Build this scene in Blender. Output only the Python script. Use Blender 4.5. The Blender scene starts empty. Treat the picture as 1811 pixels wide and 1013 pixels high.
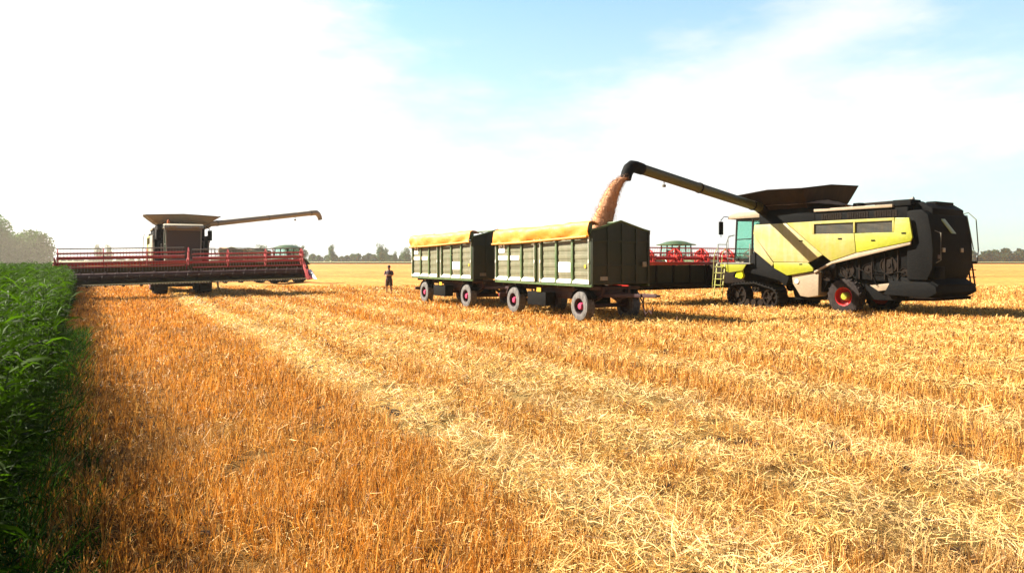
import bpy, bmesh, math, random
import numpy as np
from mathutils import Vector, Matrix
random.seed(7); rng = np.random.default_rng(11)
S = bpy.context.scene; COL = S.collection
PI = math.pi; R = math.radians
# ------------------------------------------------------------------ camera, sky, sun, exposure
FPX, CX, HY, CAMH = 1300.0, 905.5, 460.0, 2.2
cd = bpy.data.cameras.new("camera"); cam = bpy.data.objects.new("camera", cd); COL.objects.link(cam)
cam.location = (0, 0, CAMH); cam.rotation_euler = (PI/2, 0, 0)
cd.sensor_width = 36; cd.lens = FPX*36/1811; cd.shift_y = -(506.5-HY)/1811
cd.clip_start = 0.1; cd.clip_end = 20000
S.camera = cam
def at(x, y, Y): return Vector(((x-CX)/FPX*Y, Y, CAMH+(HY-y)/FPX*Y))
SUN_EL = R(38); SUN_AZ = math.atan2(-.98, .2)        # azimuth from +Y towards +X
TO_SUN = Vector((math.sin(SUN_AZ)*math.cos(SUN_EL), math.cos(SUN_AZ)*math.cos(SUN_EL), math.sin(SUN_EL)))
EXPO = 2.2
KA = .60            # albedo scale that goes with this exposure (straw about 0.4, foliage about 0.05)
S.view_settings.view_transform = 'Standard'; S.view_settings.look = 'None'
S.view_settings.exposure = EXPO; S.view_settings.gamma = 1
S.cycles.max_bounces = 6; S.cycles.transparent_max_bounces = 8
S.cycles.volume_bounces = 1; S.cycles.volume_max_steps = 64
S.cycles.use_adaptive_sampling = True; S.cycles.use_denoising = True
ld = bpy.data.lights.new("sun", 'SUN'); ld.energy = 5.0; ld.angle = R(.55); ld.color = (1, .93, .80)
lo = bpy.data.objects.new("sun", ld); COL.objects.link(lo); lo.rotation_euler = TO_SUN.to_track_quat('Z', 'Y').to_euler(); lo.location = (0, 0, 60)
W = bpy.data.worlds.new("World"); S.world = W; W.use_nodes = True
def sky_world():
    n = W.node_tree.nodes; l = W.node_tree.links; n.clear()
    out = n.new('ShaderNodeOutputWorld'); bg = n.new('ShaderNodeBackground'); bg.inputs[1].default_value = 1.0
    sky = n.new('ShaderNodeTexSky'); sky.sky_type = 'NISHITA'; sky.sun_disc = False
    sky.sun_elevation = SUN_EL; sky.sun_rotation = SUN_AZ % (2*PI); sky.dust_density = 1.2; sky.air_density = 1.0
    geo = n.new('ShaderNodeTexCoord')
    sep = n.new('ShaderNodeSeparateXYZ'); l.new(geo.outputs['Generated'], sep.inputs[0])
    def M(op, a, b=None, c=None, clamp=False):
        m = n.new('ShaderNodeMath'); m.operation = op; m.use_clamp = clamp
        for i, v in enumerate((a, b, c)):
            if v is None: continue
            if isinstance(v, (int, float)): m.inputs[i].default_value = v
            else: l.new(v, m.inputs[i])
        return m.outputs[0]
    x, y, z = sep.outputs
    az = M('ARCTAN2', x, y)                                   # radians, 0 ahead, + right
    el = M('ARCSINE', z)
    # streaky cirrus warp
    def noise(scale, sx, sy, det=6, rough=.6, w=0.0, rot=0.0):
        cb = n.new('ShaderNodeCombineXYZ'); l.new(az, cb.inputs[0]); l.new(el, cb.inputs[1]); cb.inputs[2].default_value = w
        mp = n.new('ShaderNodeMapping'); mp.inputs['Rotation'].default_value = (0, 0, rot); mp.inputs['Scale'].default_value = (sx, sy, 1)
        l.new(cb.outputs[0], mp.inputs[0])
        t = n.new('ShaderNodeTexNoise'); t.inputs['Scale'].default_value = scale; t.inputs['Detail'].default_value = det; t.inputs['Roughness'].default_value = rough
        l.new(mp.outputs[0], t.inputs['Vector']); return t.outputs['Fac']
    n1 = noise(3.2, 1, 2.6, 7, .58, 0, R(-16)); n2 = noise(9, 1, 3.4, 6, .6, 4, R(-22)); n3 = noise(2.2, 1, 1.5, 5, .5, 9)
    wob = M('ADD', M('MULTIPLY', M('SUBTRACT', n1, .5), .55), M('MULTIPLY', M('SUBTRACT', n2, .5), .42))
    def blob(a0, e0, ra, re, rot=0.0):
        da = M('SUBTRACT', az, a0); de = M('SUBTRACT', el, e0); c_, s_ = math.cos(rot), math.sin(rot)
        p = M('ADD', M('MULTIPLY', da, c_/ra), M('MULTIPLY', de, s_/ra)); q = M('SUBTRACT', M('MULTIPLY', de, c_/re), M('MULTIPLY', da, s_/re))
        return M('SUBTRACT', 1.0, M('SQRT', M('ADD', M('MULTIPLY', p, p), M('MULTIPLY', q, q))))
    # openings of blue between the clouds, as directions
    b = M('MAXIMUM', blob(.28, .52, .66, .41, 0), blob(.03, .37, .36, .29, R(8)))
    b = M('MAXIMUM', b, blob(.72, .36, .34, .20, R(25)))
    b = M('MAXIMUM', b, M('MULTIPLY', blob(.66, .07, .46, .14, R(12)), .7))
    
    c1 = blob(.47, .33, .34, .06, R(30))                    # a streak of cloud crossing the blue
    b = M('SUBTRACT', b, M('MULTIPLY', M('MAXIMUM', M('ADD', c1, M('MULTIPLY', wob, 2.2)), 0), .30))
    # the rest of the sky dome: broken cloud, more blue behind and overhead
    back = M('SUBTRACT', M('MULTIPLY', M('ABSOLUTE', M('ADD', az, R(30))), .9), 1.05)
    back = M('MAXIMUM', back, M('SUBTRACT', M('MULTIPLY', el, 3.2), 1.25))
    m = n.new('ShaderNodeMapRange'); m.interpolation_type = 'SMOOTHSTEP'; l.new(M('ADD', M('SUBTRACT', b, .05), M('MULTIPLY', wob, 1.55)), m.inputs['Value'])
    m.inputs['From Min'].default_value = -.08; m.inputs['From Max'].default_value = .52
    mb_ = n.new('ShaderNodeMapRange'); mb_.interpolation_type = 'SMOOTHSTEP'; l.new(M('ADD', back, M('MULTIPLY', wob, .8)), mb_.inputs['Value']); mb_.inputs['From Min'].default_value = -.08; mb_.inputs['From Max'].default_value = .5
    deep = n.new('ShaderNodeMapRange'); l.new(el, deep.inputs['Value']); deep.inputs['From Min'].default_value = .18; deep.inputs['From Max'].default_value = .36; deep.inputs['To Min'].default_value = .52; deep.inputs['To Max'].default_value = .80
    blue = M('MAXIMUM', M('MULTIPLY', m.outputs[0], deep.outputs[0]), mb_.outputs[0])
    sc = n.new('ShaderNodeVectorMath'); sc.operation = 'SCALE'; l.new(sky.outputs[0], sc.inputs[0]); sc.inputs['Scale'].default_value = SKYK
    tint = n.new('ShaderNodeMix'); tint.data_type = 'RGBA'; tint.blend_type = 'MULTIPLY'; tint.inputs[0].default_value = 1
    l.new(sc.outputs[0], tint.inputs[6]); tc_ = n.new('ShaderNodeMix'); tc_.data_type = 'RGBA'; l.new(mb_.outputs[0], tc_.inputs[0])      # unseen sky overhead and behind darkened, to cut fill in the shadows
    tc_.inputs[6].default_value = (.62, 1.08, 1.04, 1); tc_.inputs[7].default_value = (.50, .50, .50, 1); l.new(tc_.outputs[2], tint.inputs[7])
    mx = n.new('ShaderNodeMix'); mx.data_type = 'RGBA'; l.new(blue, mx.inputs[0])
    mx.inputs[6].default_value = CLOUD; l.new(tint.outputs[2], mx.inputs[7])
    l.new(mx.outputs[2], bg.inputs[0]); l.new(bg.outputs[0], out.inputs[0])
SKYK = .052; CLOUD = (.250, .249, .244, 1)
sky_world()

# ------------------------------------------------------------------ tagging
def tag(o, label=None, cat=None, group=None, kind=None):
    for k, v in (('label', label), ('category', cat), ('group', group), ('kind', kind)):
        if v: o[k] = v
    return o
def empty(name, loc, rz=0, label=None, cat=None, group=None):
    o = bpy.data.objects.new(name, None); COL.objects.link(o); o.location = loc; o.rotation_euler = (0, 0, rz); o.empty_display_size = .3
    return tag(o, label, cat, group)
def kids(o): return [c for c in bpy.data.objects if c.parent == o]
def copy_tree(o, parent=None):
    c = o.copy(); COL.objects.link(c); c.parent = parent
    if parent is not None: c.matrix_parent_inverse = o.matrix_parent_inverse.copy()
    for ch in kids(o): copy_tree(ch, c)
    return c

# ------------------------------------------------------------------ materials
MATS = {}
def mat(name, col, rough=.6, metal=0.0, dust=.25, dcol=(.36, .25, .13), scale=3.0, bump=.02, spec=.4, coat=0.0, var=.12, dz=None):
    """painted / dusty surface: noise-broken colour, dust film, fine bump"""
    if not name.startswith(("white", "pale", "bright")): col = tuple(c*KA for c in col); dcol = tuple(c*KA for c in dcol)
    m = bpy.data.materials.new(name); m.use_nodes = True; n = m.node_tree.nodes; l = m.node_tree.links
    p = n['Principled BSDF']; p.inputs['Roughness'].default_value = rough; p.inputs['Metallic'].default_value = metal
    p.inputs['Specular IOR Level'].default_value = spec; p.inputs['Coat Weight'].default_value = coat
    tc = n.new('ShaderNodeTexCoord'); t = n.new('ShaderNodeTexNoise'); t.inputs['Scale'].default_value = scale; t.inputs['Detail'].default_value = 8; t.inputs['Roughness'].default_value = .65
    l.new(tc.outputs['Object'], t.inputs['Vector'])
    r = n.new('ShaderNodeMapRange'); l.new(t.outputs['Fac'], r.inputs[0]); r.inputs[1].default_value = .35; r.inputs[2].default_value = .75; r.inputs[3].default_value = 0; r.inputs[4].default_value = dust*2
    mx = n.new('ShaderNodeMix'); mx.data_type = 'RGBA'; mx.clamp_factor = True
    mp = n.new('ShaderNodeMapping'); mp.inputs['Scale'].default_value = (1, 1, .12); l.new(tc.outputs['Object'], mp.inputs[0])
    t2 = n.new('ShaderNodeTexNoise'); t2.inputs['Scale'].default_value = scale*5; t2.inputs['Detail'].default_value = 5; l.new(mp.outputs[0], t2.inputs['Vector'])
    r2 = n.new('ShaderNodeMapRange'); l.new(t2.outputs['Fac'], r2.inputs[0]); r2.inputs[1].default_value = .45; r2.inputs[2].default_value = .8; r2.inputs[4].default_value = dust*1.6
    a2 = n.new('ShaderNodeMath'); a2.operation = 'ADD'; l.new(r.outputs[0], a2.inputs[0]); l.new(r2.outputs[0], a2.inputs[1])
    fac = a2.outputs[0]
    if dz:      # dirt thrown up from the ground: more of it low on the machine
        sp = n.new('ShaderNodeSeparateXYZ'); l.new(tc.outputs['Object'], sp.inputs[0])
        g = n.new('ShaderNodeMapRange'); l.new(sp.outputs[2], g.inputs[0]); g.inputs[1].default_value = dz[0]; g.inputs[2].default_value = dz[1]; g.inputs[3].default_value = dz[2]; g.inputs[4].default_value = 0
        a = n.new('ShaderNodeMath'); a.operation = 'ADD'; l.new(g.outputs[0], a.inputs[0]); l.new(fac, a.inputs[1]); fac = a.outputs[0]
    l.new(fac, mx.inputs[0])
    mx.inputs[6].default_value = (*col, 1); mx.inputs[7].default_value = (*dcol, 1)
    v = n.new('ShaderNodeTexNoise'); v.inputs['Scale'].default_value = scale*6; v.inputs['Detail'].default_value = 4; l.new(tc.outputs['Object'], v.inputs['Vector'])
    vr = n.new('ShaderNodeMapRange'); l.new(v.outputs['Fac'], vr.inputs[0]); vr.inputs[3].default_value = 1-var; vr.inputs[4].default_value = 1+var
    sc = n.new('ShaderNodeVectorMath'); sc.operation = 'SCALE'; l.new(mx.outputs[2], sc.inputs[0]); l.new(vr.outputs[0], sc.inputs['Scale'])
    l.new(sc.outputs[0], p.inputs['Base Color'])
    b = n.new('ShaderNodeBump'); b.inputs['Strength'].default_value = .4; b.inputs['Distance'].default_value = bump; l.new(v.outputs['Fac'], b.inputs['Height']); l.new(b.outputs[0], p.inputs['Normal'])
    MATS[name] = m; return m
def attr_mat(name, rough=.8, trans=0.0, tcol=(1, 1, 1), nscale=0, spec=.2):
    """colour of each straw / leaf comes from its own vertex colour"""
    m = bpy.data.materials.new(name); m.use_nodes = True; n = m.node_tree.nodes; l = m.node_tree.links
    p = n['Principled BSDF']; p.inputs['Roughness'].default_value = rough; p.inputs['Specular IOR Level'].default_value = spec
    a = n.new('ShaderNodeAttribute'); a.attribute_name = 'tone'; src = a.outputs['Color']
    l.new(src, p.inputs['Base Color'])
    if trans:
        t = n.new('ShaderNodeBsdfTranslucent'); ml = n.new('ShaderNodeMix'); ml.data_type = 'RGBA'; ml.blend_type = 'MULTIPLY'; ml.inputs[0].default_value = 1
        l.new(src, ml.inputs[6]); ml.inputs[7].default_value = (*tcol, 1); l.new(ml.outputs[2], t.inputs[0])
        ms = n.new('ShaderNodeMixShader'); ms.inputs[0].default_value = trans; l.new(p.outputs[0], ms.inputs[1]); l.new(t.outputs[0], ms.inputs[2])
        l.new(ms.outputs[0], n['Material Output'].inputs[0])
    MATS[name] = m; return m
DUST = (.40, .29, .17)
lime = mat('lime_paint', (.36, .37, .014), .38, dust=.10, dcol=(.45, .38, .12), scale=1.2, coat=.3, spec=.5)
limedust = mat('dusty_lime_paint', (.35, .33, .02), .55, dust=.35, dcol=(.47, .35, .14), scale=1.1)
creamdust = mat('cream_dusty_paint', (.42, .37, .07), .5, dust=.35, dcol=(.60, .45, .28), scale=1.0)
tandust = mat('tan_dusty_plate', (.33, .24, .15), .6, dust=.3, dcol=(.42, .32, .2), scale=2)
black = mat('black_plate', (.004, .004, .004), .75, dust=.03, dcol=(.03, .022, .014), scale=2, spec=.08)
dark = mat('dark_brown_plate', (.012, .007, .004), .75, dust=.12, dcol=(.05, .028, .015), scale=1.6, spec=.1)
tankm = mat('tank_flap', (.022, .012, .006), .7, dust=.3, dcol=(.075, .04, .018), scale=1.2, spec=.1)
tanklight = mat('grey_tank_flap', (.50, .45, .32), .6, dust=.3, dcol=(.48, .40, .28), scale=1.2)
rubber = mat('tyre_rubber', (.008, .008, .008), .9, dust=.12, dcol=(.06, .045, .03), scale=6, spec=.08)
tyredust = mat('dusty_tyre_rubber', (.06, .055, .052), .9, dust=.40, dcol=(.27, .245, .22), scale=5)
rimdark = mat('dark_dusty_rim', (.035, .012, .016), .7, dust=.2, dcol=(.07, .045, .045), scale=8)
tyredark = mat('worn_tyre_rubber', (.016, .012, .012), .9, dust=.2, dcol=(.10, .08, .07), scale=5, spec=.1)
red = mat('red_paint', (.62, .012, .014), .4, dust=.08, coat=.2)
redrim = mat('red_rim', (.60, .004, .012), .4, dust=.06)
magrim = mat('maroon_rim', (.62, .02, .12), .5, dust=.1, dcol=(.30, .2, .2))
maroon = mat('maroon_frame', (.045, .008, .010), .55, dust=.2, dcol=(.12, .07, .05))
magenta = mat('faded_red_reel', (.50, .015, .045), .5, dust=.2)
steel = mat('worn_steel', (.35, .33, .30), .45, metal=.6, dust=.35)
grey = mat('grey_paint', (.16, .18, .17), .5, dust=.25)
tgreen = mat('green_post_paint', (.055, .13, .035), .45, dust=.22, dcol=(.25, .24, .12), scale=2)
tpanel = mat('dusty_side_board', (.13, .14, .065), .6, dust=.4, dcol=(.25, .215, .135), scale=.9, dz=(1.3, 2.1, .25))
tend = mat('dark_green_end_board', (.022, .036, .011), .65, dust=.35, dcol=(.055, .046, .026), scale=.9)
ledge = mat('pale_sunlit_ledge', (.60, .60, .52), .5, dust=.2)  # sunlit white of the ledge strips put into the colour; hinge rods share it
white = mat('white_plate', (.80, .80, .76), .5, dust=.06, dcol=(.6, .55, .45))
mark = mat('white_lettering', (.66, .60, .46), .5, dust=.1)
tarp = mat('yellow_tarpaulin', (.74, .28, .010), .55, dust=.25, dcol=(.62, .30, .06), scale=2.2, bump=.03)
greenm = mat('green_tractor_paint', (.02, .09, .03), .4, dust=.15)
yellowm = mat('yellow_paint', (.70, .50, .03), .4, dust=.1)
orange = mat('orange_lens', (.8, .2, .03), .4, dust=0)
farp = mat('cream_grey_paint', (.38, .35, .27), .5, dust=.3, dcol=(.42, .34, .22))
bark = mat('bark', (.10, .075, .05), .9, dust=.2)
grain = mat('grain', (.56, .31, .18), .85, dust=.4, dcol=(.68, .45, .29), scale=9, bump=.06, var=.3)
leaf = attr_mat('tree_leaves', .7, .35, (1.1, 1.3, .6))
def glass_mat(name, col, a):
    m = bpy.data.materials.new(name); m.use_nodes = True; n = m.node_tree.nodes; l = m.node_tree.links
    p = n['Principled BSDF']; p.inputs['Base Color'].default_value = (*col, 1); p.inputs['Roughness'].default_value = .08 if a < .5 else .6
    t = n.new('ShaderNodeBsdfTransparent'); t.inputs[0].default_value = (.78, .97, .91, 1)
    ms = n.new('ShaderNodeMixShader'); ms.inputs[0].default_value = a; l.new(t.outputs[0], ms.inputs[1]); l.new(p.outputs[0], ms.inputs[2]); l.new(ms.outputs[0], n['Material Output'].inputs[0])
    return m
glass = glass_mat('tinted_glass', (.10, .22, .18), .12)
darkglass = glass_mat('dark_glass', (.06, .036, .02), .92)

# ------------------------------------------------------------------ mesh building
class MB:
    def __init__(s): s.bm = bmesh.new()
    def hexa(s, pts):      # 8 points: bottom loop 4, top loop 4
        v = [s.bm.verts.new(p) for p in pts]
        for f in ((3, 2, 1, 0), (4, 5, 6, 7), (0, 1, 5, 4), (1, 2, 6, 5), (2, 3, 7, 6), (3, 0, 4, 7)): s.bm.faces.new([v[i] for i in f])
        return s
    def box(s, x0, x1, y0, y1, z0, z1):
        return s.hexa([(x0, y0, z0), (x1, y0, z0), (x1, y1, z0), (x0, y1, z0), (x0, y0, z1), (x1, y0, z1), (x1, y1, z1), (x0, y1, z1)])
    def prism(s, poly, y0, y1, ax='y'):     # poly in (x,z), swept along y  (ax='x': poly in (y,z), swept along x)
        if ax == 'x':
            a = [s.bm.verts.new((y0, p[0], p[1])) for p in poly]; b = [s.bm.verts.new((y1, p[0], p[1])) for p in poly]
        else:
            a = [s.bm.verts.new((p[0], y0, p[1])) for p in poly]; b = [s.bm.verts.new((p[0], y1, p[1])) for p in poly]
        s.bm.faces.new(a); s.bm.faces.new(b[::-1])
        for i in range(len(poly)):
            j = (i+1) % len(poly); s.bm.faces.new((a[j], a[i], b[i], b[j]))
        return s
    def tube(s, pts, r, n=10, cap=True):
        pts = [Vector(p) for p in pts]; rings = []
        rr = r if isinstance(r, (list, tuple)) else [r]*len(pts)
        up = Vector((0, 0, 1)); d0 = (pts[1]-pts[0]).normalized()
        if abs(d0.dot(up)) > .95: up = Vector((0, 1, 0))
        for i, p in enumerate(pts):
            d = ((pts[min(i+1, len(pts)-1)]-pts[max(i-1, 0)])).normalized()
            a = d.cross(up).normalized(); b = a.cross(d).normalized()
            rings.append([s.bm.verts.new(p+(a*math.cos(2*PI*k/n)+b*math.sin(2*PI*k/n))*rr[i]) for k in range(n)])
        for q, w in zip(rings[:-1], rings[1:]):
            for k in range(n): s.bm.faces.new((q[k], q[(k+1) % n], w[(k+1) % n], w[k]))
        if cap: s.bm.faces.new(rings[0][::-1]); s.bm.faces.new(rings[-1])
        return s
    def bar(s, p0, p1, w, h):
        p0, p1 = Vector(p0), Vector(p1); d = (p1-p0).normalized(); up = Vector((0, 0, 1)) if abs(d.z) < .95 else Vector((1, 0, 0))
        a = d.cross(up).normalized()*w/2; b = a.cross(d).normalized()*h/2
        return s.hexa([p0-a-b, p0+a-b, p0+a+b, p0-a+b, p1-a-b, p1+a-b, p1+a+b, p1-a+b])
    def lathe(s, prof, c, axis='y', n=28):   # prof: (radius, offset along axis), closed into a ring surface
        c = Vector(c); rings = []
        for r, o in prof:
            ring = []
            for k in range(n):
                a = 2*PI*k/n; u, w = r*math.cos(a), r*math.sin(a)
                ring.append(s.bm.verts.new(c+(Vector((u, o, w)) if axis == 'y' else Vector((o, u, w)) if axis == 'x' else Vector((u, w, o)))))
            rings.append(ring)
        for q, w in zip(rings[:-1], rings[1:]):
            for k in range(n): s.bm.faces.new((q[k], q[(k+1) % n], w[(k+1) % n], w[k]))
        return s
    def sheet(s, grid, th=0.0):
        v = [[s.bm.verts.new(p) for p in row] for row in grid]
        for i in range(len(v)-1):
            for j in range(len(v[0])-1): s.bm.faces.new((v[i][j], v[i+1][j], v[i+1][j+1], v[i][j+1]))
        return s
    def build(s, name, m, parent=None, bevel=0.0, ang=38, solid=0.0):
        bm = s.bm; bmesh.ops.remove_doubles(bm, verts=bm.verts, dist=1e-5)
        bmesh.ops.recalc_face_normals(bm, faces=bm.faces)
        if bevel: 
            es = [e for e in bm.edges if e.is_manifold and e.calc_face_angle(0) > R(25)]
            try: bmesh.ops.bevel(bm, geom=es, offset=bevel, segments=2, affect='EDGES', profile=.6, clamp_overlap=True)
            except Exception: pass
        for f in bm.faces: f.smooth = True
        for e in bm.edges:
            if len(e.link_faces) != 2 or e.calc_face_angle(0) > R(ang): e.smooth = False
        me = bpy.data.meshes.new(name); bm.to_mesh(me); bm.free()
        me.materials.append(m if not isinstance(m, str) else MATS[m])
        o = bpy.data.objects.new(name, me); COL.objects.link(o); o.parent = parent
        if solid:
            md = o.modifiers.new('thick', 'SOLIDIFY'); md.thickness = solid; md.offset = 0
        return o
def fast_mesh(name, V, F, tone=None, m=None, parent=None, smooth=False):
    """V (N,3), F (M,k) all the same k"""
    me = bpy.data.meshes.new(name); V = np.ascontiguousarray(V, dtype=np.float32); F = np.ascontiguousarray(F, dtype=np.int32)
    k = F.shape[1]; me.vertices.add(len(V)); me.vertices.foreach_set('co', V.ravel())
    me.loops.add(F.size); me.loops.foreach_set('vertex_index', F.ravel())
    me.polygons.add(len(F)); me.polygons.foreach_set('loop_start', np.arange(0, F.size, k, dtype=np.int32))
    me.polygons.foreach_set('loop_total', np.full(len(F), k, dtype=np.int32))
    me.update(calc_edges=True)
    if smooth: me.polygons.foreach_set('use_smooth', np.ones(len(F), dtype=bool))
    if tone is not None:
        a = me.color_attributes.new('tone', 'FLOAT_COLOR', 'POINT'); c = np.ones((len(V), 4), np.float32); c[:, :3] = np.asarray(tone)*KA; a.data.foreach_set('color', c.ravel())
    if m: me.materials.append(m)
    o = bpy.data.objects.new(name, me); COL.objects.link(o); o.parent = parent; return o
_T = rng.random((256, 256))
def vnoise(x, y, s=1.0, seed=0):
    x = np.asarray(x)/s+seed*37.7; y = np.asarray(y)/s+seed*91.3
    xi = np.floor(x).astype(int); yi = np.floor(y).astype(int); fx = x-xi; fy = y-yi; fx = fx*fx*(3-2*fx); fy = fy*fy*(3-2*fy)
    g = lambda i, j: _T[i & 255, j & 255]
    return (g(xi, yi)*(1-fx)+g(xi+1, yi)*fx)*(1-fy)+(g(xi, yi+1)*(1-fx)+g(xi+1, yi+1)*fx)*fy
def fbm(x, y, s, seed=0, o=4):
    t = 0; a = .5; n = 0
    for k in range(o): t = t+a*vnoise(x, y, s/2**k, seed+k); n += a; a *= .55
    return t/n
def sstep(a, b, x): t = np.clip((x-a)/(b-a), 0, 1); return t*t*(3-2*t)

# ------------------------------------------------------------------ the field
TROW = -.554; RL = math.hypot(TROW, 1); RD = (TROW/RL, 1/RL)          # direction of the rows
def rowc(X, Y): return X-TROW*Y
def pale_mask(X, Y):
    c = rowc(X, Y)+(fbm(X, Y, 5, 3)-.5)*1.8+(fbm(X, Y, .9, 5)-.5)*2.0
    p = sstep(3.2, 4.2, c)*(1-.62*sstep(4.9, 5.5, c)+.50*sstep(6.2, 6.9, c))*(1-.55*sstep(7.3, 7.9, c))
    p = np.where(c > 7.6, .40+.40*np.sin((c-8.5)*2*PI/3.4+PI/2)*np.exp(-np.maximum(c-8, 0)/60), p)
    p = p*(.10+1.6*fbm(X, Y, 1.7, 8))+(fbm(X, Y, 9, 12)-.5)*.45+(fbm(X, Y, .5, 9, 2)-.5)*.5
    p = np.where(c < 3.9, np.maximum(p*.6, .9*sstep(.60, .78, fbm(X, Y, 2.0, 21))*.5), p)
    return np.clip(p, 0, 1)
def pits(X, Y):
    return (vnoise(X, Y, .20, 66) > .80) & (vnoise(X, Y, 1.1, 67) > .45)
def ground_h(X, Y):
    c = rowc(X, Y)
    h = .10*np.exp(-((c-4.5)/.6)**2)+.05*np.exp(-((c-6.7)/.4)**2)+.06*np.exp(-((c-8.6)/.5)**2)
    k = sstep(9.5, 11, c); h = h+k*.045*(1+np.sin((c-8.3)*2*PI/5.6+PI/2))
    h = h*(.5+fbm(X, Y, 2.5, 31))+(fbm(X, Y, 1.3, 33)-.5)*.09+(fbm(X, Y, .35, 35, 2)-.5)*.05+(fbm(X, Y, 14, 36)-.5)*.10
    near = np.exp(-np.maximum(Y-200, 0)/200.)
    return h*near-.05
ORANGE = np.array([.86, .395, .070]); PALE = np.array([1.02, .67, .225]); BROWN = np.array([.16, .06, .018]); GOLD = np.array([.86, .395, .065])
def straw_tone(X, Y, p, n):
    """per straw: orange stubble to pale loose straw, gold on the right"""
    c = rowc(X, Y); g = sstep(7, 14, c)[:, None]
    base = ORANGE*(1-g)+GOLD*g
    t = base*(1-p[:, None])+PALE*p[:, None]
    r = rng.random(n)[:, None]; t = t*(.55+.75*r)
    j = rng.random(n); t = np.where((j < .15)[:, None], BROWN*(.6+r), t); t = np.where((j > .93)[:, None], PALE*1.12*(.85+.25*r), t)
    e = ((np.exp(-((c-4.4)/.50)**2)+.7*np.exp(-((c-6.7)/.35)**2)+.7*np.exp(-((c-8.6)/.45)**2)+.5*np.exp(-((c-12.0)/.6)**2))*.45)[:, None]; t = t*(1-.5*e)+np.array([1.15, .90, .50])*.8*e
    # weathered grey-tan patches
    w = sstep(.56, .72, fbm(X, Y, 2.4, 51))[:, None]*(1-g)*.35
    t = t*(1-w)+np.array([.38, .27, .14])*w*(.6+.6*r)
    return t
def build_field():
    Ys = np.concatenate([np.linspace(-40, 3.5, 30), np.geomspace(3.6, 130, 620), np.geomspace(133, 430, 110)])
    ks = np.concatenate([np.linspace(-7, -.95, 40), np.linspace(-.92, .92, 620), np.linspace(.95, 7, 40)])
    Yg, K = np.meshgrid(Ys, ks, indexing='ij'); X = K*(np.maximum(Yg, 0)+5.0)
    Z = ground_h(X, Yg); V = np.stack([X, Yg, Z], -1).reshape(-1, 3)
    a, b = Yg.shape; I = np.arange(a*b).reshape(a, b)
    F = np.stack([I[:-1, :-1], I[:-1, 1:], I[1:, 1:], I[1:, :-1]], -1).reshape(-1, 4)
    x, y = V[:, 0], V[:, 1]; p = pale_mask(x, y); c = rowc(x, y); g = sstep(7, 14, c)[:, None]
    t = (ORANGE*(1-g)+GOLD*g)*(1-p[:, None])+PALE*p[:, None]
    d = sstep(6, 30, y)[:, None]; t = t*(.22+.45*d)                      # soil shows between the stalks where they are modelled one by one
    t = t*(.75+.5*fbm(x, y, .6, 41)[:, None])
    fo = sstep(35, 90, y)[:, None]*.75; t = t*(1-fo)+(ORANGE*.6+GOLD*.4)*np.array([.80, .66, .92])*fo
    t = np.where((pits(x, y) & (y < 40))[:, None], np.array([.035, .018, .010]), t)
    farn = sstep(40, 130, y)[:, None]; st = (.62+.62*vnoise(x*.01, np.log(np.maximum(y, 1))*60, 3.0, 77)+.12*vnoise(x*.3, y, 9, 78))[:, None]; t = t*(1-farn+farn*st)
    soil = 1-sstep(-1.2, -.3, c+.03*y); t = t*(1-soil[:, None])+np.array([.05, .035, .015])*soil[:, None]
    m = bpy.data.materials.new('stubble_ground'); m.use_nodes = True; n = m.node_tree.nodes; l = m.node_tree.links
    P = n['Principled BSDF']; P.inputs['Roughness'].default_value = .95; P.inputs['Specular IOR Level'].default_value = .1
    at_ = n.new('ShaderNodeAttribute'); at_.attribute_name = 'tone'; tc = n.new('ShaderNodeTexCoord')
    def nz(sc, det, map_=None):
        q = n.new('ShaderNodeTexNoise'); q.inputs['Scale'].default_value = sc; q.inputs['Detail'].default_value = det; q.inputs['Roughness'].default_value = .7
        if map_:
            mp = n.new('ShaderNodeMapping'); mp.inputs['Scale'].default_value = map_; l.new(tc.outputs['Object'], mp.inputs[0]); l.new(mp.outputs[0], q.inputs['Vector'])
        else: l.new(tc.outputs['Object'], q.inputs['Vector'])
        return q.outputs['Fac']
    n1 = nz(9, 8); n2 = nz(2.2, 6, (1, .35, 1))
    ad = n.new('ShaderNodeMath'); ad.operation = 'ADD'; l.new(n1, ad.inputs[0]); l.new(n2, ad.inputs[1])
    r = n.new('ShaderNodeMapRange'); l.new(ad.outputs[0], r.inputs[0]); r.inputs[1].default_value = .7; r.inputs[2].default_value = 1.3; r.inputs[3].default_value = .55; r.inputs[4].default_value = 1.4
    sc = n.new('ShaderNodeVectorMath'); sc.operation = 'SCALE'; l.new(at_.outputs['Color'], sc.inputs[0]); l.new(r.outputs[0], sc.inputs['Scale']); l.new(sc.outputs[0], P.inputs['Base Color'])
    b = n.new('ShaderNodeBump'); b.inputs['Strength'].default_value = .7; b.inputs['Distance'].default_value = .08; l.new(n1, b.inputs['Height']); l.new(b.outputs[0], P.inputs['Normal'])
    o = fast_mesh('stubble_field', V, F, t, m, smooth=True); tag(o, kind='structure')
def sample_ground(n, y0, y1, pw, spread=.80):
    """points in the view wedge, density falling with distance"""
    u = rng.random(n); e = 2-pw                      # density ~ Y^-pw, width ~ Y
    Y = (y0**e+u*(y1**e-y0**e))**(1/e)
    X = (rng.random(n)*2-1)*(Y*spread+1.2); return X, Y
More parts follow.
